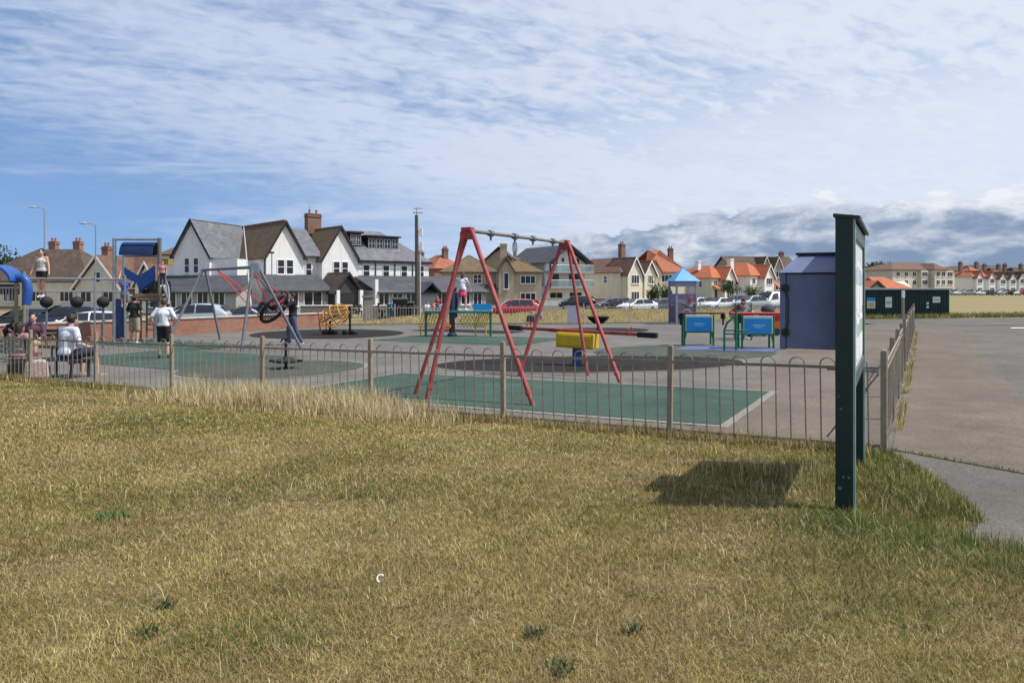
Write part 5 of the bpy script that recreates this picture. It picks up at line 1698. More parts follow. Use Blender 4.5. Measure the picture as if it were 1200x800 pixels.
play_panel('blue counter panel under a dark red top, left of the green arched rail', 819, 405, False)
play_panel('blue counter panel under a bright red top, partly behind the blue cabinet', 888, 409, True)
b0 = at(857, 411)
r = thing('arched_rail', 'bent green tubular rail between the two blue counter panels', 'rail', b0, R(-6))
a = MB()
a.tube([(-.20, 0, -.1), (-.20, 0, .62), (-.12, 0, .82), (.05, 0, .98), (.14, 0, 1.02)], .032, 8)
a.build('arch', GREENP, r, True)
a = MB(); a.tube([(.14, 0, -.1), (.14, 0, 1.2)], .032, 8); a.build('post', GREENP, r)
a = MB()
for z in (.5, .6):
    a.tube([(-.2, 0, z), (.5, 0, z)], .02, 8)
a.build('crossbar', GREENP, r)
b0 = at(872, 399)
r = thing('hanging_seat', 'black moulded bucket seat hanging between the counter panels', 'seat', b0)
a = MB(); a.lathe([(.02, .55), (.16, .62), (.2, .85), (.22, 1.0), (.19, 1.0), (.15, .68), (.02, .62)], 14); a.build('bucket', BLACKR, r, True)
a = MB(); a.tube([(-.2, 0, .98), (-.2, .1, 1.3)], .012, 6); a.tube([(.2, 0, .98), (.2, .1, 1.3)], .012, 6); a.build('strap', BLACKP, r)
a = MB(); a.tube([(-.28, .1, -.05), (-.28, .1, 1.32), (.28, .1, 1.32), (.28, .1, -.05)], .03, 8); a.build('hoop', GREENP, r, True)

# ------------------------------------------------------------------ blue-roofed play tower
b0 = at(800, 379)
tw = thing('play_tower', 'slim lilac-grey play tower with a bright blue pyramid roof at the foot of the bank', 'play tower', b0, R(8))
for x in (-.55, .55):
    for y in (-.55, .55):
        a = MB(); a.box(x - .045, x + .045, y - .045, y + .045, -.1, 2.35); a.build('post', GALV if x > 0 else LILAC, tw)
a = MB(); a._p([(-.72, -.72, 2.3), (.72, -.72, 2.3), (.72, .72, 2.3), (-.72, .72, 2.3), (0, 0, 3.0)], [(3, 2, 1, 0), (0, 1, 4), (1, 2, 4), (2, 3, 4), (3, 0, 4)]); a.build('roof', mat('sky_blue_roof', (.03, .26, .62), .4, .1, 3), tw)
a = MB(); a.box(-.54, .54, -.54, .54, 1.02, 1.10); a.build('deck', WOOD, tw)
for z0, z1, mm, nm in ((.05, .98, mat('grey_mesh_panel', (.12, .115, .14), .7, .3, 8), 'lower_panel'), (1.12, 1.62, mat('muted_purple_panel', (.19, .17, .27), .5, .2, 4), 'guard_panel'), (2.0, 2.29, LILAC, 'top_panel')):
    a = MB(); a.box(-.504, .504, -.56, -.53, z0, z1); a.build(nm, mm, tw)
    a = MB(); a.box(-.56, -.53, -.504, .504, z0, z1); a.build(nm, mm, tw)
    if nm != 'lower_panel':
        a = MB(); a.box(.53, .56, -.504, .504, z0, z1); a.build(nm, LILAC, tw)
a = MB(); a.lathe([(.26, -.01), (.30, 0), (.30, .02), (.26, .03)], 20)
a = MB(); a.tube([(.26 * math.cos(t_), -.575, .5 + .26 * math.sin(t_)) for t_ in np.linspace(0, 2 * math.pi, 20, endpoint=False)], .03, 6, True); a.build('crawl_ring', LILAC, tw)
a = MB(); a.tube([(0.2, -.56, 1.3), (.2, -.62, 1.3)], .1, 12); a.build('play_disc', REDC, tw)

# ------------------------------------------------------------------ orange net spinner
b0 = at(394, 392)
r = thing('net_climber', 'orange rope net drum slung between two black posts', 'net climber', b0, R(-8))
for x in (-.28, .62):
    a = MB(); a.tube([(x, 0, -.1), (x, 0, 1.22 if x > 0 else .6)], .05, 10); a.build('post', BLACKP, r, True)
    for dx in (-.18, .18):
        a = MB(); a.lathe([(.02, 0), (.16, .02), (.17, .14), (.1, .22), (.02, .23)], 14, (x + dx, 0, 0)); a.build('foot', BLACKR, r, True)
a = MB()
ax0, ax1 = Vector((-.62, 0, .55)), Vector((.55, 0, 1.10))
d = (ax1 - ax0).normalized(); u = Vector((0, 1, 0)); v = d.cross(u)
rings = [(0, .18), (.22, .42), (.5, .46), (.78, .40), (1, .16)]
for t_, rr in rings:
    c = ax0 + (ax1 - ax0) * t_
    a.tube([c + (u * math.cos(q) + v * math.sin(q)) * rr for q in np.linspace(0, 2 * math.pi, 18, endpoint=False)], .024, 6, True)
for q in np.linspace(0, 2 * math.pi, 12, endpoint=False):
    a.tube([ax0 + (ax1 - ax0) * t_ + (u * math.cos(q + t_ * .9) + v * math.sin(q + t_ * .9)) * rr for t_, rr in rings], .02, 6)
a.build('rope_net', ORROPE, r, True)
a = MB(); a.tube([ax0 + d * -.05, ax1 + d * .12], .03, 8); a.build('axle', BLACKP, r)
a = MB(); a.tube([(-.9, .2, .95), (-.8, .2, .12), (-.55, .2, .05)], .03, 8); a.tube([(-.6, .2, .9), (-.52, .2, .1)], .025, 8); a.build('red_frame', REDP, r, True)

# ------------------------------------------------------------------ green deck trail
b0 = at(543, 394)
dk_ = thing('balance_deck', 'raised teal balance deck on a dark post with yellow rails each side', 'climbing deck', b0)
s_ = b0.y / FPX
X_ = lambda px: (px - 543) * s_
Z_ = lambda py: EYE - (py - HZ) * s_ - b0.z
a = MB(); a.box(X_(497), X_(577), -.3, .3, Z_(366.5), Z_(364)); a.build('deck', TEAL, dk_, bevel=.02)
a = MB(); a.tube([(X_(530), -.1, -.05), (X_(530), -.1, Z_(340))], .12, 12); a.lathe([(.2, 0), (.2, .1), (.13, .16)], 14, (X_(530), -.1, 0)); a.build('post', mat('blue_black_post', (.03, .036, .06), .5, .2, 6), dk_, True)
a = MB(); a.box(X_(520), X_(529), -.35, -.12, Z_(384), Z_(380)); a.build('orange_step', ORPL, dk_, bevel=.02)
for x0, x1 in ((493, 513), (558, 572)):
    a = MB()
    for i in range(7):
        x = x0 + (x1 - x0) * i / 6
        a.tube([(X_(x + 2), .15, Z_(366)), (X_(x - 3), .25, Z_(383))], .017, 6)
    a.tube([(X_(x0 + 1), .15, Z_(366)), (X_(x1 + 2), .15, Z_(366))], .022, 6); a.tube([(X_(x0 - 3), .25, Z_(383)), (X_(x1 - 3), .25, Z_(383))], .022, 6)
    a.tube([(X_(x0 - 1), .25, Z_(383)), (X_(x0 - 1), .25, 0)], .03, 6); a.tube([(X_(x1 - 3), .25, Z_(383)), (X_(x1 - 3), .25, 0)], .03, 6)
    a.build('yellow_rail', YELP, dk_)
a = MB()
for i in range(6):
    x = 535 + i * 4
    a.tube([(X_(x), 0, Z_(368)), (X_(x + 9), .1, Z_(384))], .012, 5); a.tube([(X_(x + 9), 0, Z_(368)), (X_(x), .1, Z_(384))], .012, 5)
a.build('rope_net', mat('green_yellow_rope', (.30, .30, .06), .8, .2, 12), dk_)
a = MB(); a.box(X_(554), X_(576), .31, .36, Z_(363.6), Z_(356)); a.build('side_panel', SKYB, dk_)
a = MB(); a.tube([(X_(575), 0, -.05), (X_(575), 0, Z_(366))], .05, 8); a.tube([(X_(499), 0, -.05), (X_(499), 0, Z_(366))], .05, 8); a.build('support', GREENP, dk_)

# ------------------------------------------------------------------ basket swing
apR, apL = P(299, 313, 24.3), P(239, 319.5, 28.3)
apL.z = apR.z
bs = thing('basket_swing', 'grey metal basket swing with red ropes and a black ring seat swung high', 'basket swing', at(290, 405))
o0 = bs.location
legs(bs, apR + Vector((-.08, 0, .05)), [at(283, 412)], .05, GREYPAINT)
legs(bs, apR + Vector((.08, 0, .05)), [at(353, 408)], .05, GREYPAINT)
legs(bs, apL + Vector((.05, 0, .0)), [at(258, 398)], .05, GREYPAINT)
legs(bs, apL + Vector((-.05, 0, .0)), [at(196, 402)], .05, GREYPAINT)
a = MB(); a.tube([apL - o0 + (apL - apR).normalized() * .25, apR - o0], .055, 10); a.build('crossbar', GREYPAINT, bs, True)
a = MB(); a.T = Matrix.Translation(apR - o0); a.box(-.15, .15, -.06, .06, -.22, .16); a.build('bracket', GALV, bs, bevel=.02)
bc = P(321, 362, 25.6); mid_ = (apL + apR) / 2
nrm = (mid_ - bc).normalized(); uu = nrm.cross(Vector((0, 0, 1))).normalized(); vv = nrm.cross(uu)
ringp = [bc - o0 + (uu * math.cos(t_) + vv * math.sin(t_)) * .55 for t_ in np.linspace(0, 2 * math.pi, 24, endpoint=False)]
a = MB(); a.tube(ringp, .06, 10, True); st_ = a.build('ring_seat', BLACKR, bs, True)
a = MB()
for i in range(12):
    a.tube([ringp[i], ringp[(24 - i) % 24]], .012, 5); a.tube([ringp[i], ringp[(12 - i) % 24]], .012, 5)
a.build('seat_net', BLACKP, st_)
a = MB()
h1, h2 = apL + (apR - apL) * .28 - o0, apL + (apR - apL) * .93 - o0
for k, h_ in ((2, h1), (9, h1), (14, h2), (21, h2)):
    for q in (k,):
        e_ = ringp[q]; a.tube([h_, h_ + (e_ - h_) * .5 + Vector((0, 0, -.03)), e_], .02, 6)
a.build('rope', REDROPE, bs)

# ------------------------------------------------------------------ climbing unit with blue roof
b0 = at(160, 400)
cu = thing('climbing_unit', 'tall grey-posted climbing unit with blue roof, blue chute and steel slide rails', 'climbing unit', b0)
s_ = b0.y / FPX
X_ = lambda px, y=0: (px - 600) / FPX * (b0.y + y) - b0.x
Z_ = lambda py, y=0: EYE - (py - HZ) / FPX * (b0.y + y) - b0.z
for px, pt, y, rr in ((134, 279, 0, .07), (187, 279, 0, .075), (145, 299, 1.2, .06), (187.5, 300, 1.3, .06), (193, 310, .6, .06)):
    a = MB(); a.tube([(X_(px, y), y, -.1), (X_(px, y), y, Z_(pt, y))], rr, 10); a.build('post', mat('brown_grey_post', (.16, .14, .125), .6, .15, 5) if px > 180 else GALV, cu, True)
a = MB(); a.tube([(X_(133), 0, Z_(280.5)), (X_(189), 0, Z_(280.5))], .045, 8); a.tube([(X_(145, .6), .6, Z_(300, .6)), (X_(188, .6), .6, Z_(300, .6))], .04, 8); a.build('crossbar', GALV, cu)
a = MB()
arc = [(X_(165) + 0, q) for q in range(1)]
k = 12
pr_ = [(.42 * math.cos(math.pi * i / k), .52 * math.sin(math.pi * i / k)) for i in range(k + 1)] + [(.37 * math.cos(math.pi * i / k), .47 * math.sin(math.pi * i / k)) for i in range(k, -1, -1)]
vs = [(x, .3 + y, Z_(299.5, .3) + z) for x in (X_(146, .3), X_(184, .3)) for y, z in pr_]; n = len(pr_)
a._p(vs, [(i, i + n, (i + 1) % n + n, (i + 1) % n) for i in range(n)] + [(i, i + 1, n - 2 - i, n - 1 - i) for i in range(k)] + [(n + i, n + i + 1, 2 * n - 2 - i, 2 * n - 1 - i) for i in range(k)])
a.build('roof', BLUED, cu, True)
a = MB(); a.box(X_(158), X_(186), .0, .9, Z_(347), Z_(344)); a.build('deck', WOOD, cu)
a = MB(); a.box(X_(158), X_(186), -.02, .02, Z_(353), Z_(347.3)); a.build('kickboard', mat('brown_board', (.22, .12, .06), .8, .15, 4), cu)
K_ = lambda px, py, y: (X_(px, y), y, Z_(py, y))
a = MB(); a.slab([K_(160, 328, .1), K_(182, 313, .1), K_(182, 328, .1), K_(164, 341, .1)], .06); a.slab([K_(160, 326, .7), K_(182, 311, .7), K_(182, 313, .7), K_(160, 328, .7)], .06)
a.slab([K_(164, 341, .1), K_(182, 328, .1), K_(182, 326, .7), K_(164, 339, .7)], .05); a.build('chute', BLUEP, cu)
a = MB(); a.slab([K_(146, 313, .15), K_(163, 323, .15), K_(163, 333, .15), K_(147, 325, .15)], .07); a.build('chute_side', BLUEP, cu, bevel=.015)
a = MB(); a.box(X_(157), X_(182), .35, .40, Z_(352), Z_(339)); a.build('back_board', mat('dark_brown_board', (.045, .028, .018), .8, .3, 4), cu)
a = MB()
for k in range(6):
    a.tube([K_(188 + k * 2.4, 331, .5), K_(188 + k * 2.4, 353, .5)], .014, 5)
    a.tube([K_(188, 333 + k * 3.8, .5), K_(200, 333 + k * 3.8, .5)], .014, 5)
a.build('rope_net', BLACKP, cu)
a = MB()
for py in (356, 362, 368, 374, 380, 386):
    a.tube([K_(172, py, .8), K_(183, py, .8)], .03, 6)
a.tube([K_(172, 350, .8), K_(172, 396, .8)], .035, 6); a.tube([K_(183, 350, .8), K_(183, 396, .8)], .035, 6); a.build('ladder', GREYPAINT, cu)
for px, y in ((165, .15), (181, .5)):
    a = MB(); a.tube([K_(px, 400 - y * 4, y), K_(px, 318, y)], .045, 8); a.build('post', GREYPAINT, cu)
a = MB(); a.box(X_(158), X_(186), .9, .95, Z_(344), Z_(329)); a.build('guard_panel', mat('dark_green_panel', (.02, .05, .04), .6, .2, 4), cu)
a = MB(); a.box(X_(136.5), X_(147.5), -.03, .03, Z_(397), Z_(351)); a.build('climbing_wall', mat('navy_panel', (.016, .04, .13), .5, .3, 6), cu, bevel=.01)
a = MB(); a.tube([(X_(147), 0, -.1), (X_(147), 0, Z_(345))], .05, 8); a.tube([(X_(134), 0, Z_(350)), (X_(188), 0, Z_(351))], .03, 8); a.build('rail', GREYPAINT, cu)
a = MB()
for dy in (0, .5):
    a.tube([(X_(188, dy) - dy * .2, dy, Z_(331, dy)), (X_(195, dy) - dy * .2, dy, Z_(330, dy)), (X_(200, dy) - dy * .2, dy - .2, Z_(336, dy)), (X_(204, dy) - dy * .2, dy - .4, Z_(346, dy)), (X_(206, dy) - dy * .2, dy - .6, Z_(356, dy))], .035, 8)
a.build('slide_rail', GALV, cu, True)
a = MB(); a.box(X_(190, .3), X_(197, .3), .3, .7, Z_(310, .3), Z_(303, .3)); a.build('yellow_panel', mat('mustard_panel', (.30, .21, .06), .6, .2, 5), cu)
a = MB(); a.tube([(X_(190, .3), .3, Z_(333, .3)), (X_(198), .0, Z_(352)), (X_(202), -.0, Z_(374))], .05, 8); a.build('brace', REDP if False else GREYPAINT, cu)

# girl's bar and black pods
b0 = at(75, 409)
pod = thing('pod_trail', 'row of black rubber stepping pods under a long pale overhead bar, left', 'climbing trail', b0)
s_ = b0.y / FPX
X_ = lambda px: (px - 75) * s_
Z_ = lambda py: EYE - (py - HZ) * s_ - b0.z
a = MB(); a.tube([(X_(30), 0, Z_(326)), (X_(133), 0.8, Z_(327))], .035, 8); a.build('overhead_bar', GALV, pod, True)
a = MB(); a.tube([(X_(30), 0, Z_(341.5)), (X_(133), .8, Z_(342))], .022, 8); a.build('lower_bar', GALV, pod, True)
for px in (50, 86, 117):
    a = MB(); a.ball((X_(px), .2, Z_(354)), (.20, .20, .19), 18, 12); q = a.build('pod', BLACKR, pod, True)
    a = MB(); a.tube([(X_(px), .2, -.1), (X_(px), .2, Z_(360))], .04, 8); a.tube([(X_(px), .2, Z_(350)), (X_(px), .15, Z_(342))], .015, 6); a.build('pod_post', GREYPAINT, q)
for px, y in ((31, .05), (101, .5), (132.5, .75)):
    a = MB(); a.tube([(X_(px), y, -.1), (X_(px), y, Z_(322))], .03, 8); a.build('post', GALV, pod)

# blue canopy and tube slide at the left edge
b0 = at(16, 420)
lf_ = thing('slide_tower', 'blue-canopied tower with a curling blue tube at the left edge', 'slide tower', b0)
s_ = b0.y / FPX
X_ = lambda px, y=0: (px - 600) / FPX * (b0.y + y) - b0.x
Z_ = lambda py, y=0: EYE - (py - HZ) / FPX * (b0.y + y) - b0.z
for px, y, pt in ((19, 0, 327), (28, .3, 318), (-14, 0, 327), (-8, .5, 320)):
    a = MB(); a.tube([(X_(px, y), y, -.1), (X_(px, y), y, Z_(pt, y))], .055, 10); a.build('post', mat('tan_post', (.24, .20, .13), .7, .15, 5), lf_, True)
a = MB(); cx, rr_ = X_(-4), 26 * s_
top_ = [(cx + rr_ * math.cos(t_), Z_(331) + 21 * s_ * math.sin(t_)) for t_ in np.linspace(0.1, math.pi - .1, 14)]
pp = top_ + [(cx + (x - cx) * .93, Z_(331) + (z - Z_(331)) * .86) for x, z in top_[::-1]]
for q0, q1 in [(i, i + 1) for i in range(13)]:
    x0, z0 = top_[q0]; x1, z1 = top_[q1]
    a.prism([(x0, z0), (x1, z1), (cx + (x1 - cx) * .93, z1 - .06), (cx + (x0 - cx) * .93, z0 - .06)], -.35, .25)
a.build('canopy', BLUEP, lf_)
a = MB(); a.tube([(X_(20), .0, Z_(326)), (X_(27), .0, Z_(325)), (X_(31.5), .0, Z_(330)), (X_(33), .0, Z_(340)), (X_(32), -.0, Z_(349)), (X_(31), -.0, Z_(357))], .12, 14); a.build('tube_slide', BLUEP, lf_, True)
a = MB(); a.box(X_(-16), X_(20), 0, .5, Z_(362), Z_(359)); a.build('deck', WOOD, lf_)
a = MB(); a.tube([(X_(-16), -.02, Z_(337)), (X_(24), -.02, Z_(337))], .025, 6)
for i in range(10):
    a.tube([(X_(-14 + i * 3.6), -.02, Z_(337)), (X_(-14 + i * 3.6), -.02, Z_(359))], .012, 5)
a.build('guard_rail', mat('pale_rail', (.45, .44, .38), .6, .1, 6), lf_)
a = MB(); a.bar((X_(-2), -.5, Z_(403)), (X_(7), -.3, Z_(364)), .2, .05); a.build('ramp', mat('yellow_wood', (.52, .38, .16), .7, .15, 5), lf_)
a = MB(); a.box(X_(-10), X_(17), -.1, .1, Z_(334), Z_(340) + .0) if False else a.box(X_(-12), X_(14), .3, .34, Z_(345), Z_(333)); a.build('back_panel', BLUED, lf_)

# ------------------------------------------------------------------ people
BASEJ = dict(pel=(0, 0, .92), wst=(0, .01, 1.05), chs=(0, .0, 1.27), nck=(0, .0, 1.43), hed=(0, -.02, 1.585),
             sL=(.175, .0, 1.385), eL=(.225, .02, 1.12), hL=(.235, -.05, .88), sR=(-.175, .0, 1.385), eR=(-.225, .02, 1.12), hR=(-.235, -.05, .88),
             pL=(.09, 0, .90), kL=(.10, -.02, .48), aL=(.105, .02, .075), pR=(-.09, 0, .90), kR=(-.10, -.02, .48), aR=(-.105, .02, .075),
             tL=None, tR=None)
SHOEW, SHOED = mat('white_shoes', (.66, .66, .64), .7, .1, 10), mat('dark_shoes', (.02, .02, .022), .7, .2, 10)


def caps(b, p, q, r0, r1, n=10):
    p, q = Vector(p), Vector(q)
    b.ball(p, r0, n, 6); b.ball(q, r1, n, 6)
    k = 4
    b.tube([p + (q - p) * i / k for i in range(k + 1)], r0, n, r1=r1)


def vox(o, v, sm=2):
    m = o.modifiers.new('remesh', 'REMESH'); m.mode = 'VOXEL'; m.voxel_size = v; m.use_smooth_shade = True
    if sm:
        s = o.modifiers.new('smooth', 'SMOOTH'); s.factor = .5; s.iterations = sm


def person(label, loc, rz, H, J=None, top=None, sleeve=.5, bottom=None, length=.45, skirt=False, shoes=SHOEW, hair=HAIRD, long=False, skin=SKIN, tilt=None, base=None, cat='person', fine=True, midriff=False):
    k = H / 1.70
    j = {a: Vector(b) for a, b in BASEJ.items() if b is not None}
    for a, b in (J or {}).items():
        j[a] = Vector(b)
    for s in 'LR':
        if 't' + s not in j:
            d = (j['a' + s] - j['k' + s]).normalized()
            fw = Vector((0.02 if s == 'L' else -.02, -1, 0)); fw = (fw - d * fw.dot(d)).normalized()
            j['t' + s] = j['a' + s] + fw * .15 + Vector((0, 0, -.035))
    r = thing('person', label, cat, loc, rz)
    r.scale = (k, k, k)
    if tilt:
        r.rotation_euler = (tilt[0], tilt[1], rz)
    b = MB()
    caps(b, j['pel'] + Vector((.05, 0, 0)), j['pel'] + Vector((-.05, 0, 0)), .105, .105)
    caps(b, j['pel'], j['wst'], .115, .105); caps(b, j['wst'], j['chs'], .105, .12)
    caps(b, j['chs'] + (j['sL'] - j['sR']) * .18, j['chs'] - (j['sL'] - j['sR']) * .18, .108, .108)
    caps(b, j['sL'], j['sR'], .062, .062); caps(b, j['nck'] - Vector((0, 0, .04)), j['nck'].lerp(j['hed'], .5), .054, .050)
    for s in 'LR':
        caps(b, j['s' + s], j['e' + s], .050, .038); caps(b, j['e' + s], j['h' + s], .038, .026)
        caps(b, j['p' + s], j['k' + s], .085, .055); c_ = j['k' + s].lerp(j['a' + s], .35); caps(b, j['k' + s], c_, .053, .056); caps(b, c_, j['a' + s], .056, .036)
        caps(b, j['a' + s] + Vector((0, 0, -.03)), j['t' + s], .038, .03)
        d = (j['h' + s] - j['e' + s]).normalized(); lat = d.cross(Vector((1, 0, 0)))
        lat = lat.normalized() if lat.length > .1 else Vector((0, 1, 0)); nn = d.cross(lat)
        pc_ = j['h' + s] + d * .045
        caps(b, pc_ - lat * .018 - d * .015, pc_ - lat * .018 + d * .03, .018, .017, 8); caps(b, pc_ + lat * .018 - d * .015, pc_ + lat * .018 + d * .03, .018, .017, 8); caps(b, pc_ - d * .02, pc_ + d * .03, .019, .018, 8)
        for i, ln in enumerate((.062, .075, .08, .07)):
            o_ = pc_ + d * .04 + lat * (-.033 + .022 * i)
            caps(b, o_, o_ + d * ln * .55 + lat * (-.006 + .004 * i), .0095, .009, 6); caps(b, o_ + d * ln * .55 + lat * (-.006 + .004 * i), o_ + d * ln * .95 + nn * .018 + lat * (-.008 + .0055 * i), .009, .0075, 6)
        caps(b, pc_ - lat * .03 - d * .01, pc_ - lat * .062 + d * .03 + nn * .01, .011, .009, 6)
    h = j['hed']; nd_ = (h - j['nck']).normalized()
    b.ball(h, (.074, .092, .112), 16, 12); b.ball(h + Vector((0, -.035, -.055)), (.055, .055, .055), 12, 8)
    b.ball(h + Vector((0, -.098, -.012)), (.014, .02, .024), 8, 6)
    for s in (-1, 1):
        b.ball(h + Vector((s * .076, .008, -.008)), (.012, .022, .032), 8, 6)
    o = b.build('body', skin, r, True); vox(o, .0105 if fine else .016, 2)
    b = MB()
    for s in (-1, 1):
        b.ball(h + Vector((s * .031, -.083, .012)), (.014, .008, .008), 8, 6)
    b.ball(h + Vector((0, -.083, -.056)), (.024, .008, .007), 8, 6)
    b.build('eyes_and_mouth', mat('face_dark', (.10, .04, .035), .5, .2, 20), r, True)
    b = MB(); b.ball(h + Vector((0, .022, .025)), (.088, .098, .108), 14, 10)
    for i in range(26):
        a_, e_ = random.uniform(0, 6.28), random.uniform(.1, 1.4)
        d = Vector((math.cos(a_) * math.cos(e_), math.sin(a_) * math.cos(e_), math.sin(e_)))
        if d.y < -.45 and d.z < .65:
            continue
        b.ball(h + Vector((0, .02, .02)) + Vector((d.x * .085, d.y * .095, d.z * .108)), random.uniform(.016, .030), 8, 5)
    if long:
        caps(b, h + Vector((0, .07, .0)), h + Vector((0, .105, -.26)), .072, .04); caps(b, h + Vector((.05, .05, 0)), h + Vector((.06, .09, -.2)), .04, .03); caps(b, h + Vector((-.05, .05, 0)), h + Vector((-.06, .09, -.2)), .04, .03)
    o = b.build('hair', hair, r, True); vox(o, .012, 1)
    if top:
        b = MB(); e = .018
        if not midriff:
            caps(b, j['pel'] + Vector((.055, 0, .03)), j['pel'] + Vector((-.055, 0, .03)), .115 + e, .115 + e); caps(b, j['pel'].lerp(j['wst'], .4), j['wst'], .12 + e, .11 + e)
        caps(b, j['wst'] + (j['chs'] - j['wst']) * (.5 if midriff else 0), j['chs'], .112 + e, .125 + e)
        caps(b, j['chs'] + (j['sL'] - j['sR']) * .18, j['chs'] - (j['sL'] - j['sR']) * .18, .11 + e, .11 + e)
        if sleeve > 0:
            caps(b, j['sL'], j['sR'], .062 + e * .8, .062 + e * .8)
        else:
            caps(b, j['sL'].lerp(j['sR'], .2) + Vector((0, 0, .0)), j['sL'].lerp(j['sR'], .3) - Vector((0, 0, .05)), .05, .07); caps(b, j['sR'].lerp(j['sL'], .2), j['sR'].lerp(j['sL'], .3) - Vector((0, 0, .05)), .05, .07)
        for s in 'LR':
            if sleeve > 0:
                f = min(1, sleeve); caps(b, j['s' + s], j['s' + s].lerp(j['e' + s], f), .062 + e * .5, .060)
            if sleeve > 1:
                caps(b, j['e' + s], j['e' + s].lerp(j['h' + s], sleeve - 1), .056, .046)
        o = b.build('top', top, r, True); vox(o, .014, 3)
    if bottom:
        b = MB(); e = .018
        caps(b, j['pel'] + Vector((.05, 0, -.01)), j['pel'] + Vector((-.05, 0, -.01)), .112 + e, .112 + e); caps(b, j['pel'], j['pel'].lerp(j['wst'], .5), .115 + e, .110 + e)
        if skirt:
            q = j['pel'] + Vector((0, .0, -.02)); c2 = (j['kL'] + j['kR']) / 2
            for i in range(10):
                a_ = 2 * math.pi * i / 10; off = Vector((math.cos(a_), math.sin(a_), 0))
                caps(b, q + off * .07, q.lerp(c2, length) + off * .16, .07, .055, 8)
        else:
            for s in 'LR':
                f = min(1, length / .5); caps(b, j['p' + s], j['p' + s].lerp(j['k' + s], f), .095 + e * .6, .095 + e * .2 if f < 1 else .070)
                if length > .5:
                    caps(b, j['k' + s], j['k' + s].lerp(j['a' + s], (length - .5) / .5), .068, .056)
        o = b.build('skirt' if skirt else ('shorts' if length < .6 else 'trousers'), bottom, r, True); vox(o, .014, 3)
    if shoes:
        for s in 'LR':
            b = MB(); caps(b, j['a' + s] + Vector((0, .02, -.03)), j['t' + s] + Vector((0, -.005, .0)), .046, .040); caps(b, j['a' + s], j['a' + s] - (j['a' + s] - j['k' + s]).normalized() * .01, .045, .045)
            o = b.build('shoe', shoes, r, True); vox(o, .012, 1)
    return r


def up(p, z):
    p = p.copy(); p.z += z; return p


BLACKC, WHITEC, KHAKI, NAVY, JEAN = cloth('black', (.016, .016, .018)), cloth('white', (.68, .69, .72)), cloth('khaki', (.34, .28, .19)), cloth('navy', (.03, .035, .06)), cloth('denim', (.07, .10, .18))
PINKC, HOT, PLUM, GREENC, MARO = cloth('pale_pink', (.50, .22, .25)), cloth('hot_pink', (.62, .05, .17)), cloth('plum', (.10, .05, .08)), cloth('lime', (.22, .42, .10)), cloth('maroon', (.20, .025, .045))
PLAID = mat('cloth_white_blue_check', (.72, .73, .78), .9, .15, 14, col2=(.52, .58, .72))

# girl standing on the first pod
p = P(49, 348.5, 24.8)
person('girl in a pale vest and black shorts standing on a black pod, holding the bar', p, R(8), 1.62,
       dict(sL=(.16, 0, 1.38), eL=(.23, -.02, 1.13), hL=(.27, -.08, .92), sR=(-.16, 0, 1.38), eR=(-.25, 0, 1.12), hR=(-.30, -.06, .90), kL=(.06, -.04, .48), aL=(.05, .0, .075), kR=(-.07, -.03, .48), aR=(-.06, .01, .075)),
       cloth('pale_grey', (.46, .45, .42)), 0, BLACKC, .22, shoes=SHOEW, hair=HAIRD, long=True)
# boy in black
person('boy in black t-shirt and khaki shorts standing with his back turned', at(157.5, 403.5), R(172), 1.76,
       dict(eL=(.28, .0, 1.14), hL=(.14, -.22, 1.12), eR=(-.28, .0, 1.14), hR=(-.14, -.22, 1.12), kL=(.11, -.02, .48), aL=(.14, .02, .075)),
       BLACKC, .75, KHAKI, .46, shoes=SHOEW, hair=HAIRD)
person('teenager in white t-shirt and black shorts, hands near hips, seen from behind', at(192, 419.5), R(190), 1.72,
       dict(eL=(.33, .06, 1.16), hL=(.24, -.02, .95), eR=(-.32, .05, 1.14), hR=(-.25, -.05, .93), kL=(.09, -.03, .48), kR=(-.10, .0, .48), aR=(-.12, .06, .075)),
       WHITEC, .8, BLACKC, .42, shoes=SHOED, hair=HAIRB)
# kid climbing
p = P(146, 366, 26.8)
person('small boy in blue climbing the navy wall with one arm raised', p, R(200), 1.30,
       dict(eL=(.25, -.1, 1.62), hL=(.20, -.22, 1.86), eR=(-.22, -.2, 1.2), hR=(-.18, -.36, 1.25), kL=(.14, -.28, .72), aL=(.12, -.12, .35), kR=(-.10, -.15, .5)),
       cloth('blue', (.05, .10, .30)), .4, cloth('grey', (.3, .3, .32)), .45, shoes=SHOEW, hair=HAIRB)
person('small child in pink at the top of the steel slide', P(190.5, 336, 27.6), R(20), .95, None, PINKC, .6, NAVY, .9, hair=HAIRB)

# seated group by the fence
SIT = dict(pel=(0, 0, .50), wst=(0, -.03, .64), chs=(0, -.06, .86), nck=(0, -.08, 1.03), hed=(0, -.11, 1.18), sL=(.185, -.06, .98), sR=(-.185, -.06, .98), pL=(.09, 0, .48), pR=(-.09, 0, .48),
           kL=(.14, -.43, .50), kR=(-.14, -.43, .50), aL=(.15, -.40, .075), aR=(-.15, -.40, .075), eL=(.26, -.10, .72), hL=(.18, -.32, .60), eR=(-.26, -.10, .72), hR=(-.18, -.32, .60))
BENCHM = mat('dark_bench_steel', (.025, .027, .03), .5, .2, 8)


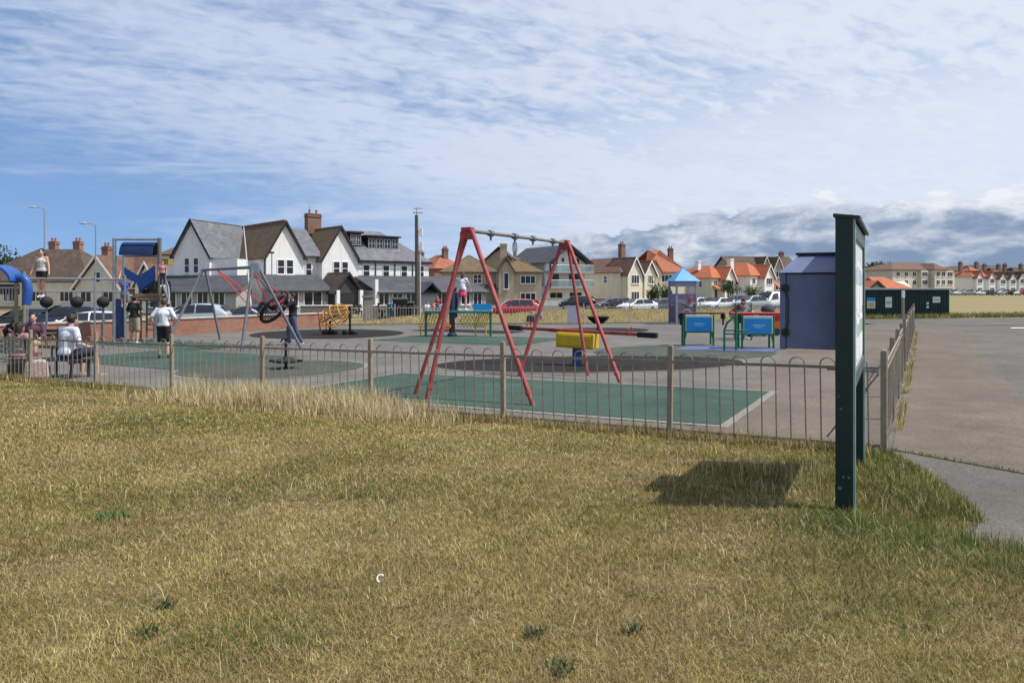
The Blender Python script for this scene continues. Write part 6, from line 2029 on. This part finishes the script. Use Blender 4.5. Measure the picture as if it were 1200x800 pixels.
def bench(label, loc, rz, L_, backm=None, back=True):
    r = thing('bench', label, 'bench', loc, rz)
    a = MB()
    for y in (-.18, -.06, .06, .18):
        a.box(-L_ / 2, L_ / 2, y - .045, y + .045, .385, .42)
    a.build('seat', backm or BENCHM, r)
    if back:
        a = MB()
        for z in (.58, .70, .82):
            a.box(-L_ / 2, L_ / 2, .24, .275, z - .045, z + .045)
        a.build('backrest', backm or BENCHM, r)
    for x in (-L_ / 2 + .12, L_ / 2 - .12):
        a = MB(); a.bar((x, -.2, .36), (x, -.2, 0), .05, .05); a.bar((x, .2, .36), (x, .24, 0), .05, .05); a.bar((x, .2, .3), (x, .29, .88 if back else .40), .04, .05); a.bar((x, -.22, .36), (x, .22, .36), .05, .04); a.build('leg', BENCHM, r)
    return r


bp = on(75, 16.9)
bench('dark backless bench under the person in the white checked shirt', bp, R(158), 1.3, None, False)
person('person in white checked shirt seated on the bench with one bare leg out', bp + Vector((.05, -.0, -.06)), R(158), 1.95,
       dict(SIT, kL=(.10, -.43, .52), kR=(-.38, -.32, .56), aR=(-.42, -.38, .075), hR=(-.30, -.26, .64), eR=(-.30, -.06, .72), aL=(.1, -.42, .075), hed=(0, -.15, 1.18)),
       PLAID, .95, NAVY, .46, shoes=cloth('tan_sandal', (.3, .2, .13)), hair=HAIRD)
bp2 = on(14, 17.3)
bench('green-backed bench under the woman in pink at the left edge', bp2, R(170), 1.5, mat('pale_green_slats', (.16, .24, .18), .6, .2, 5))
person('woman in a pink top with long dark hair seated at the left edge', bp2 + Vector((.12, 0, -.06)), R(175), 1.68,
       dict(SIT), PINKC, .6, MARO, .9, hair=HAIRD, long=True, shoes=SHOED)
person('adult in a dark plum top sitting beyond the bench, arms folded on knees', on(41, 20.6) + Vector((0, 0, -.0)), R(15), 1.75,
       dict(SIT), PLUM, 1.6, KHAKI, .46, hair=HAIRD)
bench('plain dark bench under the adult in the plum top', on(41, 20.62), R(15), 1.2)
person('child in dark blue bending by the yellow ramp at the left edge', at(11, 418), R(60), 1.35,
       dict(pel=(0, .1, .92), wst=(0, .02, 1.02), chs=(0, -.18, 1.12), nck=(0, -.3, 1.2), hed=(0, -.4, 1.26), sL=(.17, -.24, 1.16), sR=(-.17, -.24, 1.16), eL=(.2, -.42, 1.02), hL=(.16, -.6, .95), eR=(-.2, -.42, 1.02), hR=(-.16, -.6, .95)),
       NAVY, .6, BLACKC, .9, hair=HAIRD)
# bags by the bench
def bag(label, loc, m, w_=.3):
    r = thing('bag', label, 'bag', loc, random.uniform(0, 3))
    a = MB(); a.prism([(-w_ * .6, 0), (w_ * .6, 0), (w_ * .5, w_ * .9), (w_ * .25, w_ * 1.05), (-w_ * .3, w_ * 1.0), (-w_ * .52, w_ * .85)], -w_ * .32, w_ * .32); a.build('body', m, r, bevel=w_ * .12)
    a = MB(); a.tube([(-w_ * .3, 0, w_ * .95), (-w_ * .2, 0, w_ * 1.35), (w_ * .2, 0, w_ * 1.35), (w_ * .3, 0, w_ * .95)], .012, 6); a.build('handle', BLACKP, r)


bag('pinkish patterned bag on the ground between the two benches', on(43, 16.6), mat('patterned_pink', (.42, .24, .25), .85, .35, 16, col2=(.6, .5, .48)), .42)
bag('small teal bag hanging low beside the bench', on(52, 16.8), mat('teal_cloth', (.10, .32, .30), .8, .2, 10), .26)
bag('dark rucksack on the ground under the left bench', on(20, 16.9), BLACKC, .36)

# rider in the basket and the adult pushing
person('rider in a maroon top lying back in the swinging basket', bc + nrm * .05 - Vector((0, 0, .42)), R(-65), 1.55,
       dict(pel=(0, 0, .50), wst=(0, .1, .60), chs=(0, .28, .74), nck=(0, .40, .86), hed=(0, .46, 1.0), sL=(.17, .36, .82), sR=(-.17, .36, .82), eL=(.3, .2, .66), hL=(.34, -.05, .62), eR=(-.3, .2, .66), hR=(-.34, -.05, .62),
            pL=(.09, -.02, .5), pR=(-.09, -.02, .5), kL=(.12, -.38, .66), kR=(-.12, -.38, .66), aL=(.12, -.62, .34), aR=(-.12, -.62, .34)),
       MARO, .9, BLACKC, .9, hair=HAIRD, shoes=SHOEW)
person('adult in black top and jeans pushing the basket swing', at(343, 404), R(-60), 1.84,
       dict(eL=(.22, -.25, 1.28), hL=(.14, -.5, 1.34), eR=(-.22, -.25, 1.26), hR=(-.14, -.5, 1.3), kL=(.1, .08, .48), aL=(.1, .28, .085), kR=(-.1, -.12, .48), aR=(-.1, -.1, .075)),
       BLACKC, .9, JEAN, 1.0, hair=HAIRD, shoes=SHOEW)
# children on the deck
zdk = dk_.location.z
pk = dk_.location + Vector(((542 - 543) * dk_.location.y / FPX, 0, EYE - (364 - HZ) * dk_.location.y / FPX - zdk))
person('girl in white top and bright pink skirt standing on the teal deck', pk, R(150), 1.60,
       dict(chs=(.02, -.06, 1.26), nck=(.03, -.10, 1.42), hed=(.04, -.14, 1.57), sL=(.19, -.07, 1.37), sR=(-.15, -.07, 1.37), eL=(.42, -.1, 1.38), hL=(.62, -.14, 1.38), eR=(-.2, -.2, 1.15), hR=(-.2, -.32, .98), kL=(.16, .02, .48), aL=(.2, .06, .075), kR=(-.14, -.05, .48), aR=(-.16, .0, .075)),
       WHITEC, .35, HOT, .55, skirt=True, hair=HAIRB, long=True)
pk2 = dk_.location + Vector(((533 - 543) * dk_.location.y / FPX, .5, EYE - (364 - HZ) * dk_.location.y / FPX - zdk - .35))
person('child in navy half hidden behind the post on the teal deck', pk2, R(120), 1.30, None, cloth('deep_blue', (.02, .06, .14)), 1.7, NAVY, 1.0, hair=HAIRD)
# people at the counter
person('person in dark red leaning over the bright red counter', at(868, 397) + Vector((-.1, .3, 0)), R(75), 1.62,
       dict(pel=(0, .12, .92), wst=(0, .04, 1.03), chs=(0, -.14, 1.2), nck=(0, -.24, 1.32), hed=(0, -.32, 1.42), sL=(.18, -.18, 1.28), sR=(-.18, -.18, 1.28), eL=(.22, -.36, 1.06), hL=(.12, -.52, 1.05), eR=(-.22, -.36, 1.06), hR=(-.12, -.52, 1.05)),
       MARO, .9, cloth('pale_stone', (.45, .42, .38)), 1.0, hair=HAIRD)
person('person in grey bending beside the pram at the counter', at(884, 398) + Vector((0, .5, 0)), R(-80), 1.55,
       dict(pel=(0, .12, .92), wst=(0, .04, 1.03), chs=(0, -.14, 1.16), nck=(0, -.26, 1.27), hed=(0, -.34, 1.36), sL=(.18, -.2, 1.24), sR=(-.18, -.2, 1.24), eL=(.22, -.36, 1.02), hL=(.12, -.52, .98), eR=(-.22, -.36, 1.02), hR=(-.12, -.52, .98)),
       cloth('mid_grey', (.30, .30, .31)), .9, BLACKC, 1.0, hair=HAIRB)
b0 = at(899, 394) + Vector((.1, .4, 0))
r = thing('pram', 'dark hooded pram standing behind the red counter', 'pram', b0, R(20))
a = MB(); a.lathe([(.05, .55), (.24, .6), (.30, .85), (.28, .86), (.2, .62)], 14); a.build('seat', BLACKC, r, True)
a = MB(); a.ball((.08, 0, .98), (.28, .24, .24), 14, 8); a.build('hood', cloth('hood', (.06, .06, .075)), r, True)
for x in (-.3, .3):
    for y in (-.24, .24):
        a = MB(); a.T = Matrix.Translation((x, y, .16)) @ Matrix.Rotation(R(90), 4, 'X'); a.lathe([(.10, -.02), (.16, -.02), (.16, .02), (.10, .02)], 16); a.build('wheel', BLACKR, r)
a = MB()
for y in (-.22, .22):
    a.tube([(.3, y, .18), (-.1, y, .6), (-.5, y, 1.05)], .015, 6); a.tube([(-.3, y, .18), (.1, y, .6)], .015, 6)
a.tube([(-.5, -.22, 1.05), (-.5, .22, 1.05)], .018, 6); a.build('chassis', GALV, r)

# ------------------------------------------------------------------ hotel terrace
def table_set(label, p, rz, par=None):
    r = thing('picnic_table', label, 'picnic table', p, rz)
    a = MB()
    for i in range(5):
        a.box(-.8, .8, -.36 + i * .15, -.23 + i * .15, .70, .735)
    a.build('tabletop', WOOD, r)
    for y in (-.62, .62):
        a = MB(); a.box(-.8, .8, y - .13, y + .13, .42, .455); a.build('seat', WOOD, r)
    for x in (-.55, .55):
        a = MB(); a.bar((x, -.3, .7), (x, -.62, 0), .06, .09); a.bar((x, .3, .7), (x, .62, 0), .06, .09); a.bar((x, -.7, .38), (x, .7, .38), .06, .08); a.build('leg', WOOD, r)


GT = 'people sitting out on the hotel terrace'
for i, (px, D_, rz, tp, lb) in enumerate(((500, 63.0, 40, WHITEC, 'terrace guest in white seated left of the red swing leg, nearest the telegraph pole'), (508, 62.2, -60, cloth('coral', (.55, .16, .13)), 'terrace guest in a coral top seated next to the one in white'),
                                       (516, 63.4, 150, cloth('pale_blue', (.40, .48, .60)), 'terrace guest in pale blue seated right beside the red swing leg'), (566, 62.6, 20, WHITEC, 'terrace guest in white seated right of the girl in pink'),
                                       (420, 63.0, 30, BLACKC, 'terrace guest in black seated behind the grey gate pier'), (382, 63.5, -20, PINKC, 'terrace guest in pink seated in front of the hotel porch'))):
    q = on(px, D_)
    person(lb, q, R(rz), 1.72, dict(SIT), tp, .6, NAVY, .9, hair=(HAIRD, HAIRB)[i % 2], fine=False, shoes=None)['group'] = GT
for i, px in enumerate((382, 420, 505, 566)):
    table_set(('wooden picnic table in front of the hotel porch', 'wooden picnic table behind the grey gate pier', 'wooden picnic table behind the left red swing legs', 'wooden picnic table right of the girl in pink')[i], on(px, 63.9), R(15 * i))
person('diner in red standing at the right end of the hotel terrace', on(513, 66.5), R(10), 1.75, None, cloth('brick_red', (.38, .07, .05)), .7, JEAN, 1.0, fine=False)
# bins and gear left of the telegraph pole
def bin_(label, px, D_, m, h=1.07, w_=.6, rz=0):
    r = thing('wheelie_bin', label, 'bin', on(px, D_), R(rz))
    a = MB(); a._p([(-w_ * .42, -w_ * .42, .08), (w_ * .42, -w_ * .42, .08), (w_ * .42, w_ * .42, .08), (-w_ * .42, w_ * .42, .08), (-w_ / 2, -w_ * .55, h), (w_ / 2, -w_ * .55, h), (w_ / 2, w_ * .5, h), (-w_ / 2, w_ * .5, h)],
                   [(3, 2, 1, 0), (4, 5, 6, 7), (0, 1, 5, 4), (1, 2, 6, 5), (2, 3, 7, 6), (3, 0, 4, 7)]); a.build('body', m, r, bevel=.03)
    a = MB(); a.slab([(-w_ * .53, -w_ * .6, h + .01), (w_ * .53, -w_ * .6, h + .01), (w_ * .53, w_ * .55, h + .10), (-w_ * .53, w_ * .55, h + .10)], .06); a.build('lid', m, r, bevel=.015)
    for s in (-1, 1):
        a = MB(); a.T = Matrix.Translation((s * w_ * .45, w_ * .45, .11)) @ Matrix.Rotation(R(90), 4, 'Y'); a.lathe([(.05, -.03), (.11, -.03), (.11, .03), (.05, .03)], 14); a.build('wheel', BLACKR, r)


BINK, BINB = mat('black_bin', (.018, .018, .02), .5, .2, 4), mat('blue_bin', (.02, .10, .16), .5, .2, 4)
bin_('black wheelie bin left of the telegraph pole, nearest the pole', 478, 49, BINK, 1.25, .8)
bin_('blue-lidded bin next to the black bins left of the telegraph pole', 462, 50.5, BINB, 1.3, .85)
bin_('largest black bin, middle of the row left of the telegraph pole', 469, 47.5, BINK, 1.45, .95, 8)
b0 = on(452, 45.5)
r = thing('mobility_scooter', 'dark mobility scooter parked left of the bins', 'mobility scooter', b0, R(10))
a = MB(); a.box(-.5, .5, -.22, .22, .22, .36); a.box(.38, .5, -.2, .2, .36, .75); a.build('chassis', BLACKP, r, bevel=.04)
a = MB(); a.box(-.45, .0, -.24, .24, .62, .74); a.box(-.5, -.38, -.24, .24, .74, 1.2); a.box(-.28, -.16, -.06, .06, .36, .62); a.build('seat', BLACKC, r, bevel=.04)
a = MB(); a.tube([(.45, 0, .7), (.34, 0, 1.02)], .03, 8); a.tube([(.34, -.25, 1.02), (.34, .25, 1.02)], .018, 6); a.build('tiller', GALV, r)
for x in (-.4, .4):
    for y in (-.26, .26):
        a = MB(); a.T = Matrix.Translation((x, y, .15)) @ Matrix.Rotation(R(90), 4, 'X'); a.lathe([(.06, -.04), (.15, -.04), (.15, .04), (.06, .04)], 14); a.build('wheel', BLACKR, r)
# rucksacks and coats left against the back fence below the bank
bag('grey bag left against the back fence below the bank', at(631, 377), mat('grey_cloth', (.22, .22, .26), .85, .2, 10), .5)
bag('dark blue bag beside the grey one below the bank', at(622, 378), NAVY, .42)
r = thing('sign_panel', 'pale lilac information panel standing by the back fence', 'sign', at(671, 381), R(-5))
a = MB(); a.box(-.28, .28, -.02, .02, .15, 1.05); a.build('panel', mat('pale_lilac', (.48, .46, .56), .6, .12, 5), r)
a = MB(); a.box(-.25, -.2, .021, .06, -.1, 1.0); a.box(.2, .25, .021, .06, -.1, 1.0); a.build('post', GALV, r)

# ------------------------------------------------------------------ litter and weeds on the lawn
def lz(px, py):
    D_ = 5.0
    for _ in range(40):
        x = (px - 600) / FPX * D_
        D_ = .5 * D_ + .5 * (EYE - float(lawn_z(np.array([x]), np.array([D_]))[0])) * FPX / (py - HZ)
    x = (px - 600) / FPX * D_
    return Vector((x, D_, float(lawn_z(np.array([x]), np.array([D_]))[0])))


p = lz(446, 688)
a = MB(); a.T = Matrix.Translation(p + Vector((0, 0, .05))) @ Matrix.Rotation(R(55), 4, 'X')
a.tube([(.019 * math.cos(t_), .019 * math.sin(t_), 0) for t_ in np.linspace(.7, 4.6, 12)], .0042, 6)
tag(a.build('litter', WHITEPVC, None, True), 'curled scrap of white plastic lying in the short grass', 'litter')
for i, (px, py, w_, n_, cs, lb) in enumerate(((130, 607, .15, 120, ((.10, .19, .05), (.07, .14, .035)), 'bright green leafy weed in the lawn on the left'), (627, 747, .055, 42, ((.09, .11, .055), (.065, .085, .04)), 'dark green thistle in the lawn at bottom centre'),
                                  (657, 788, .075, 50, ((.085, .105, .05), (.08, .10, .045)), 'dark weed rosette at the bottom edge below the thistle'), (740, 742, .05, 26, ((.06, .09, .04), (.05, .07, .03)), 'small dark weed right of the thistle'),
                                  (192, 713, .06, 30, ((.07, .11, .06), (.06, .09, .04)), 'small bluish weed in the lawn at lower left'), (180, 745, .09, 45, ((.08, .12, .04), (.06, .10, .03)), 'flat green weed patch at lower left'))):
    p = lz(px, py)
    r = thing('weed', lb, 'weed', p)
    a_ = np.random.rand(n_) * 6.28; d_ = w_ * np.random.rand(n_) ** .7
    c_ = np.array(cs)[np.random.randint(2, size=n_)] * (.7 + .6 * np.random.rand(n_, 1))
    o = blades(np.cos(a_) * d_, np.sin(a_) * d_ * .8, np.full(n_, .015), .03 + .035 * np.random.rand(n_), np.full(n_, .009), .5 + .45 * np.random.rand(n_), c_, 'leaves', LEAFM)
    o.parent = r
